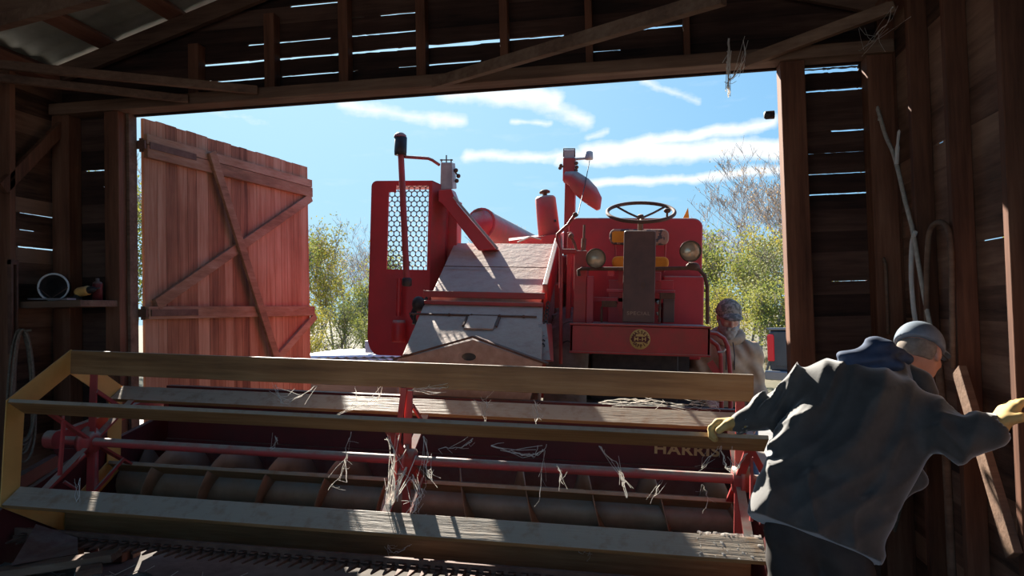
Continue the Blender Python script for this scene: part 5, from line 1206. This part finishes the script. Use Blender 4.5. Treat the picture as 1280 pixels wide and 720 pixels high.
web([at(1078, 62, YW - .3), at(1090, 50, 4.4), at(1108, 30, 4.2), at(1116, 8, 4.0)], .004, 'wispy cobweb in the top right roof corner', fr=6, spread=.1)

# ================================================================== OUTSIDE
# stack of pale sheets, a drum and a box in the yard
p0 = at(392, 443, 9.6); p1 = at(476, 446, 9.6)
for k in range(3):
    b = MB(); n = 40; z = -.03 + .04 + .035 * k
    zt = max(at(430, 447, 9.6).z, .3)
    vs = []
    for i in range(n + 1):
        x = p0.x - .35 + .05 * k + (p1.x + .7 - p0.x) * i / n
        for y in (9.1 + .06 * k, 11.2): vs.append((x, y, zt + .035 * k - .04 + .010 * math.cos(i * 2.1)))
    b.add(vs, [(2 * i, 2 * i + 2, 2 * i + 3, 2 * i + 1) for i in range(n)], True)
    o = b.build('metal_sheet', 'pale_sheet'); so_ = o.modifiers.new('solid', 'SOLIDIFY'); so_.thickness = .006
    tag(o, ['bottom', 'middle', 'topmost'][k] + ' pale corrugated sheet of the stack in the yard behind the door', 'metal sheet', 'corrugated sheets stacked in the yard')
for k, y in enumerate((9.35, 10.9)):
    b = MB(); b.box((p0.x - .3, y, -.03), (p1.x + .3, y + .12, zt - .052)); o = b.build('timber_block', 'beam_wood', bevel=.01); tag(o, ['near', 'far'][k] + ' timber bearer under the stack of pale sheets', 'timber')
q = at(462.5, 425, 9.9); b = MB(); b.box((q.x - .06, 9.85, zt + .043), (q.x + .06, 10.1, zt + .043 + .17)); o = b.build('metal_box', 'grey_tin', bevel=.01); tag(o, 'small grey metal box standing on the pale sheets', 'box')
q = at(414, 490, 7.2); b = MB(); b.lathe([(0, 0), (.24, 0), (.245, .01), (.235, .03), (.235, .28), (.245, .30), (.235, .32), (.235, .6), (.245, .62), (.245, .84), (.25, .86), (.23, .86), (.23, .84), (0, .84)], (q.x + .02, 7.3, -.03), ZV, 28); o = b.build('steel_drum', 'barrel_dark'); tag(o, 'dark steel drum standing in the yard between door and combine', 'drum')

# pickup truck behind the right door post
tp = at(960, 430, 13.6)
truck = empty('pickup_truck', (tp.x + .95 * math.cos(R_(-38)) , 13.6 + .95 * math.sin(R_(-38)), -.03), (0, 0, R_(-38))); tag(truck, 'dark grey pickup truck with a red tail lamp, half hidden by the right post', 'truck')
W = .95
b = MB(); prof = [(-.0, .55), (0, 1.28), (1.9, 1.28), (1.95, 1.15), (5.3, .98), (5.45, .55)]
b.prism([(-W, y, z) for y, z in prof][::-1], (2 * W, 0, 0)); b.build('body', 'truck_paint', truck, bevel=.05)
b = MB(); b.prism([(-W + .08, 1.95, 1.05), (-W + .16, 2.15, 1.75), (-W + .16, 3.5, 1.75), (-W + .08, 4.2, 1.05)][::-1], (2 * W - .16, 0, 0)); b.build('cab', 'truck_paint', truck, bevel=.06)
b = MB(); b.hexa([(-W + .2, 2.0, 1.2), (W - .2, 2.0, 1.2), (W - .25, 2.1, 1.65), (-W + .25, 2.1, 1.65), (-W + .2, 2.03, 1.2), (W - .2, 2.03, 1.2), (W - .25, 2.13, 1.65), (-W + .25, 2.13, 1.65)]); b.build('rear_window', 'dark_glass', truck)
b = MB(); rbox(b, -W + .12, W - .12, .66, 1.25, -.025, .0, .03, 3); b.box((-.12, -.045, .92), (.12, -.02, .98)); b.build('tailgate', 'truck_paint', truck, bevel=.006)
b = MB(); b.box((-W - .02, -.12, .42), (W + .02, .02, .58)); b.build('rear_bumper', 'truck_bright', truck, bevel=.02)
b = MB(); b.box((-W, -.03, 1.28), (W, .12, 1.32)); b.build('bed_rail', 'truck_bright', truck, bevel=.01)
for s in (-1, 1):
    b = MB(); rbox(b, s * W - (.0 if s < 0 else .13), s * W + (.13 if s < 0 else .0), .74, 1.20, -.035, .05, .03, 3); b.build('tail_lamp', 'tail_lamp', truck, bevel=.01, label='red tail lamp')
for s in (-1, 1):
    for y in (.95, 4.4):
        b = MB(); b.lathe([(.2, -.1), (.34, -.11), (.375, -.07), (.38, 0), (.375, .07), (.34, .11), (.2, .1), (.18, .02), (0, .04)], (s * (W - .06), y, .38), (s, 0, 0), 28); b.build('wheel', 'rubber', truck)

# trees and bushes
def branch_tree(seed, H, r0, depth, spread, lean=.1, start=.25, kids=(3, 4), twigs=True):
    rnd = random.Random(seed); b = MB(); tips = []
    def grow(p, d, l, r, lev):
        n = 4; pts = [p]; rr = [r]
        for k in range(n):
            d = (d + Vector((rnd.uniform(-1, 1), rnd.uniform(-1, 1), rnd.uniform(-.3, .9))) * .16).normalized(); pts.append(pts[-1] + d * l / n); rr.append(max(r * (1 - .6 * (k + 1) / n), .009 if twigs else .0))
        b.tube(pts, rr, 6 if lev == 0 else (4 if lev < 3 else 3), caps=False)
        if lev >= depth - 1: tips.extend(pts[1:])
        if lev < depth:
            for q in range(rnd.randint(*kids) + (2 if lev == 0 else 0)):
                t = rnd.uniform(start if lev == 0 else .25, 1.0); i = min(int(t * n), n - 1); pp = pts[i].lerp(pts[i + 1], t * n - i)
                a = rnd.uniform(0, 6.28); out = Vector((math.cos(a), math.sin(a), rnd.uniform(.2, .9))).normalized()
                grow(pp, (d * (1 - spread) + out * spread).normalized(), l * rnd.uniform(.45, .68), rr[i] * .6, lev + 1)
    grow(Vector((0, 0, 0)), Vector((rnd.uniform(-lean, lean), rnd.uniform(-lean, lean), 1)).normalized(), H * .62, r0, 0)
    return b, tips
def leaves(tips, n, size, rad, seed):
    rnd = random.Random(seed); b = MB()
    for q in range(n):
        p = tips[rnd.randrange(len(tips))] + Vector([rnd.gauss(0, rad) for _ in range(3)])
        if p.z < .1: p.z = .1 + rnd.random() * .4
        a = Vector([rnd.gauss(0, 1) for _ in range(3)]).normalized(); c_ = a.orthogonal().normalized(); s = size * rnd.uniform(.6, 1.3)
        b.add([p - a * s, p + c_ * s * .55, p + a * s, p - c_ * s * .55], [(0, 1, 2, 3)])
    return b
PROTO = {}
def proto(key):
    if key in PROTO: return PROTO[key]
    kind, seed = key
    if kind == 'bush': bm_, tips = branch_tree(seed, 4.6, .05, 4, .5, .25, .03, (3, 4)); lf = leaves(tips, 4200, .05, .26, seed); mats = ('bark', ('leaf_yellow', 'leaf_green')[seed % 2])
    elif kind == 'bare': bm_, tips = branch_tree(seed, 9.5, .13, 5, .55, .1, .08, (4, 4)); lf = leaves(tips, 900, .05, .2, seed); mats = ('twig', 'leaf_orange')
    else: bm_, tips = branch_tree(seed, 6.5, .08, 4, .55, .2, .05, (3, 5)); lf = leaves(tips, 2200, .06, .25, seed); mats = ('twig', 'leaf_yellow')
    PROTO[key] = (bm_, lf, mats, [None, None]); return PROTO[key]
def plant(key, px, Y, H, label, cat, group, rot):
    bm_, lf, mats, cache = proto(key); base = at(px, 440, Y)
    r = empty('bush' if key[0] == 'bush' else 'tree', (base.x, Y, -.05), (0, 0, rot)); tag(r, label, cat, group); s = H / max(v[2] for v in bm_.v)
    for i, (mb, nm) in enumerate(((bm_, 'branches'), (lf, 'foliage'))):
        if cache[i] is None: o = mb.build(nm, mats[i], r); cache[i] = o
        else: o = cache[i].copy(); COL.objects.link(o); o.parent = r
    r.scale = (s, s, s)
for i, (k, px, Y, H, lab) in enumerate([
    (('bush', 1), 372, 24, 5.0, 'yellow-green bush right behind the open door edge'),
    (('bush', 2), 418, 26, 5.2, 'leafy green and yellow bush between the door and the red housing'),
    (('bush', 3), 452, 22, 4.2, 'lower yellow bush against the left side of the red housing'),
    (('bush', 1), 168, 25, 7.4, 'yellow bush seen through the gap beside the door hinge'),
    (('bush', 4), 250, 30, 4.0, 'bush hidden mostly behind the open barn door'),
    (('bush', 3), 896, 21, 3.6, 'yellow bush behind the bearded person'),
    (('bush', 2), 938, 24, 4.2, 'yellow-green bush left of the right door post'),
    (('bush', 1), 968, 20, 3.8, 'bright yellow bush beside the pickup truck'),
    (('bush', 4), 1010, 23, 4.2, 'bush beyond the right door post'),
    (('bush', 5), 885, 27, 4.2, 'bushy yellow shrub at the right edge of the grain tank')]):
    plant(k, px, Y, H, lab, 'bush', 'autumn bushes behind the yard', i * 1.9)
for i, (k, px, Y, H, lab) in enumerate([
    (('bare', 11), 950, 30, 8.0, 'tallest bare tree rising by the right door post'),
    (('bare', 12), 905, 33, 6.8, 'bare grey tree right of the grain tank'),
    (('bare', 13), 985, 27, 7.2, 'bare brownish tree cut off by the right door post'),
    (('bare', 11), 880, 36, 6.6, 'low bare tree just above the grain tank corner'),
    (('bare', 12), 432, 34, 6.6, 'bare tree over the bushes left of the red housing'),
    (('bare', 13), 400, 38, 6.8, 'bare tree next to the outer edge of the barn door'),
    (('bare', 11), 460, 40, 6.2, 'bare treetop beside the red housing'),
    (('bare', 12), 262, 26, 8.4, 'bare tree whose twigs show above the barn door'),
    (('bare', 13), 205, 28, 8.6, 'bare tree whose twigs show above the door hinge'),
    (('bare', 13), 612, 42, 7.0, 'distant bare treetop behind the unloading tube'),
    (('bare', 11), 664, 45, 7.2, 'distant bare treetop left of the air cleaner')]):
    plant(k, px, Y, H, lab, 'tree', 'bare autumn trees', i * 2.3 + .5)
for i, (k, px, Y, H, lab) in enumerate([
    (('bush', 4), 396, 17.5, 2.0, 'low bush in the dry grass right beside the door edge'), (('bush', 5), 428, 19, 2.3, 'low round bush in the grass midway between door and red housing'), (('bush', 1), 456, 18, 1.9, 'lowest bush in the grass by the red housing'),
    (('bush', 2), 905, 17, 2.2, 'low bush in the grass just behind the bearded person'), (('bush', 5), 955, 18.5, 2.4, 'low bush in the grass left of the pickup truck')]):
    plant(k, px, Y, H, lab, 'bush', 'low bushes in the dry grass', i * 1.3)
for i, (k, px, Y, H, lab) in enumerate([
    (('bush', 1), -420, 30, 4.4, 'bush on the far left of the yard edge'), (('bare', 12), -200, 34, 7.5, 'bare tree on the far left of the yard edge'), (('bush', 4), 30, 31, 4.8, 'bush standing well left of the barn door'),
    (('bush', 5), 330, 33, 4.6, 'bush hidden behind the outer half of the open door'), (('bush', 2), 500, 30, 3.6, 'bush hidden behind the red screen housing'), (('bush', 3), 570, 33, 4.0, 'bush hidden behind the feeder hood'),
    (('bush', 4), 720, 31, 3.8, 'bush hidden behind the tall grain elevator'), (('bush', 1), 810, 33, 4.2, 'bush hidden behind the red grain tank'), (('bare', 12), 1080, 33, 8.0, 'bare tree beyond the right front wall'),
    (('bush', 3), 1130, 28, 4.4, 'bush beyond the right front wall'), (('bush', 5), 1300, 30, 4.8, 'bush beyond the right corner of the barn')]):
    plant(k, px, Y, H, lab, 'tree' if k[0] == 'bare' else 'bush', 'trees further along the yard edge', i * 1.7 + .8)
# dry grass
b = MB(); rnd = random.Random(21)
for q in range(9000):
    y = rnd.uniform(13.5, 24); x = rnd.uniform(-.62 * y - 1, .42 * y + 1); h = rnd.uniform(.15, .55)
    if x > tp.x - .6 and y < 20.5: continue
    a = rnd.uniform(0, 6.28); w = .012
    dx, dy = math.cos(a) * w, math.sin(a) * w; lx, ly = rnd.uniform(-.12, .12), rnd.uniform(-.12, .12)
    b.add([(x - dx, y - dy, -.04), (x + dx, y + dy, -.04), (x + lx, y + ly, h)], [(0, 1, 2)])
o = b.build('dry_grass', 'dry_grass'); tag(o, 'tall dry grass at the edge of the yard', 'grass', kind='stuff')
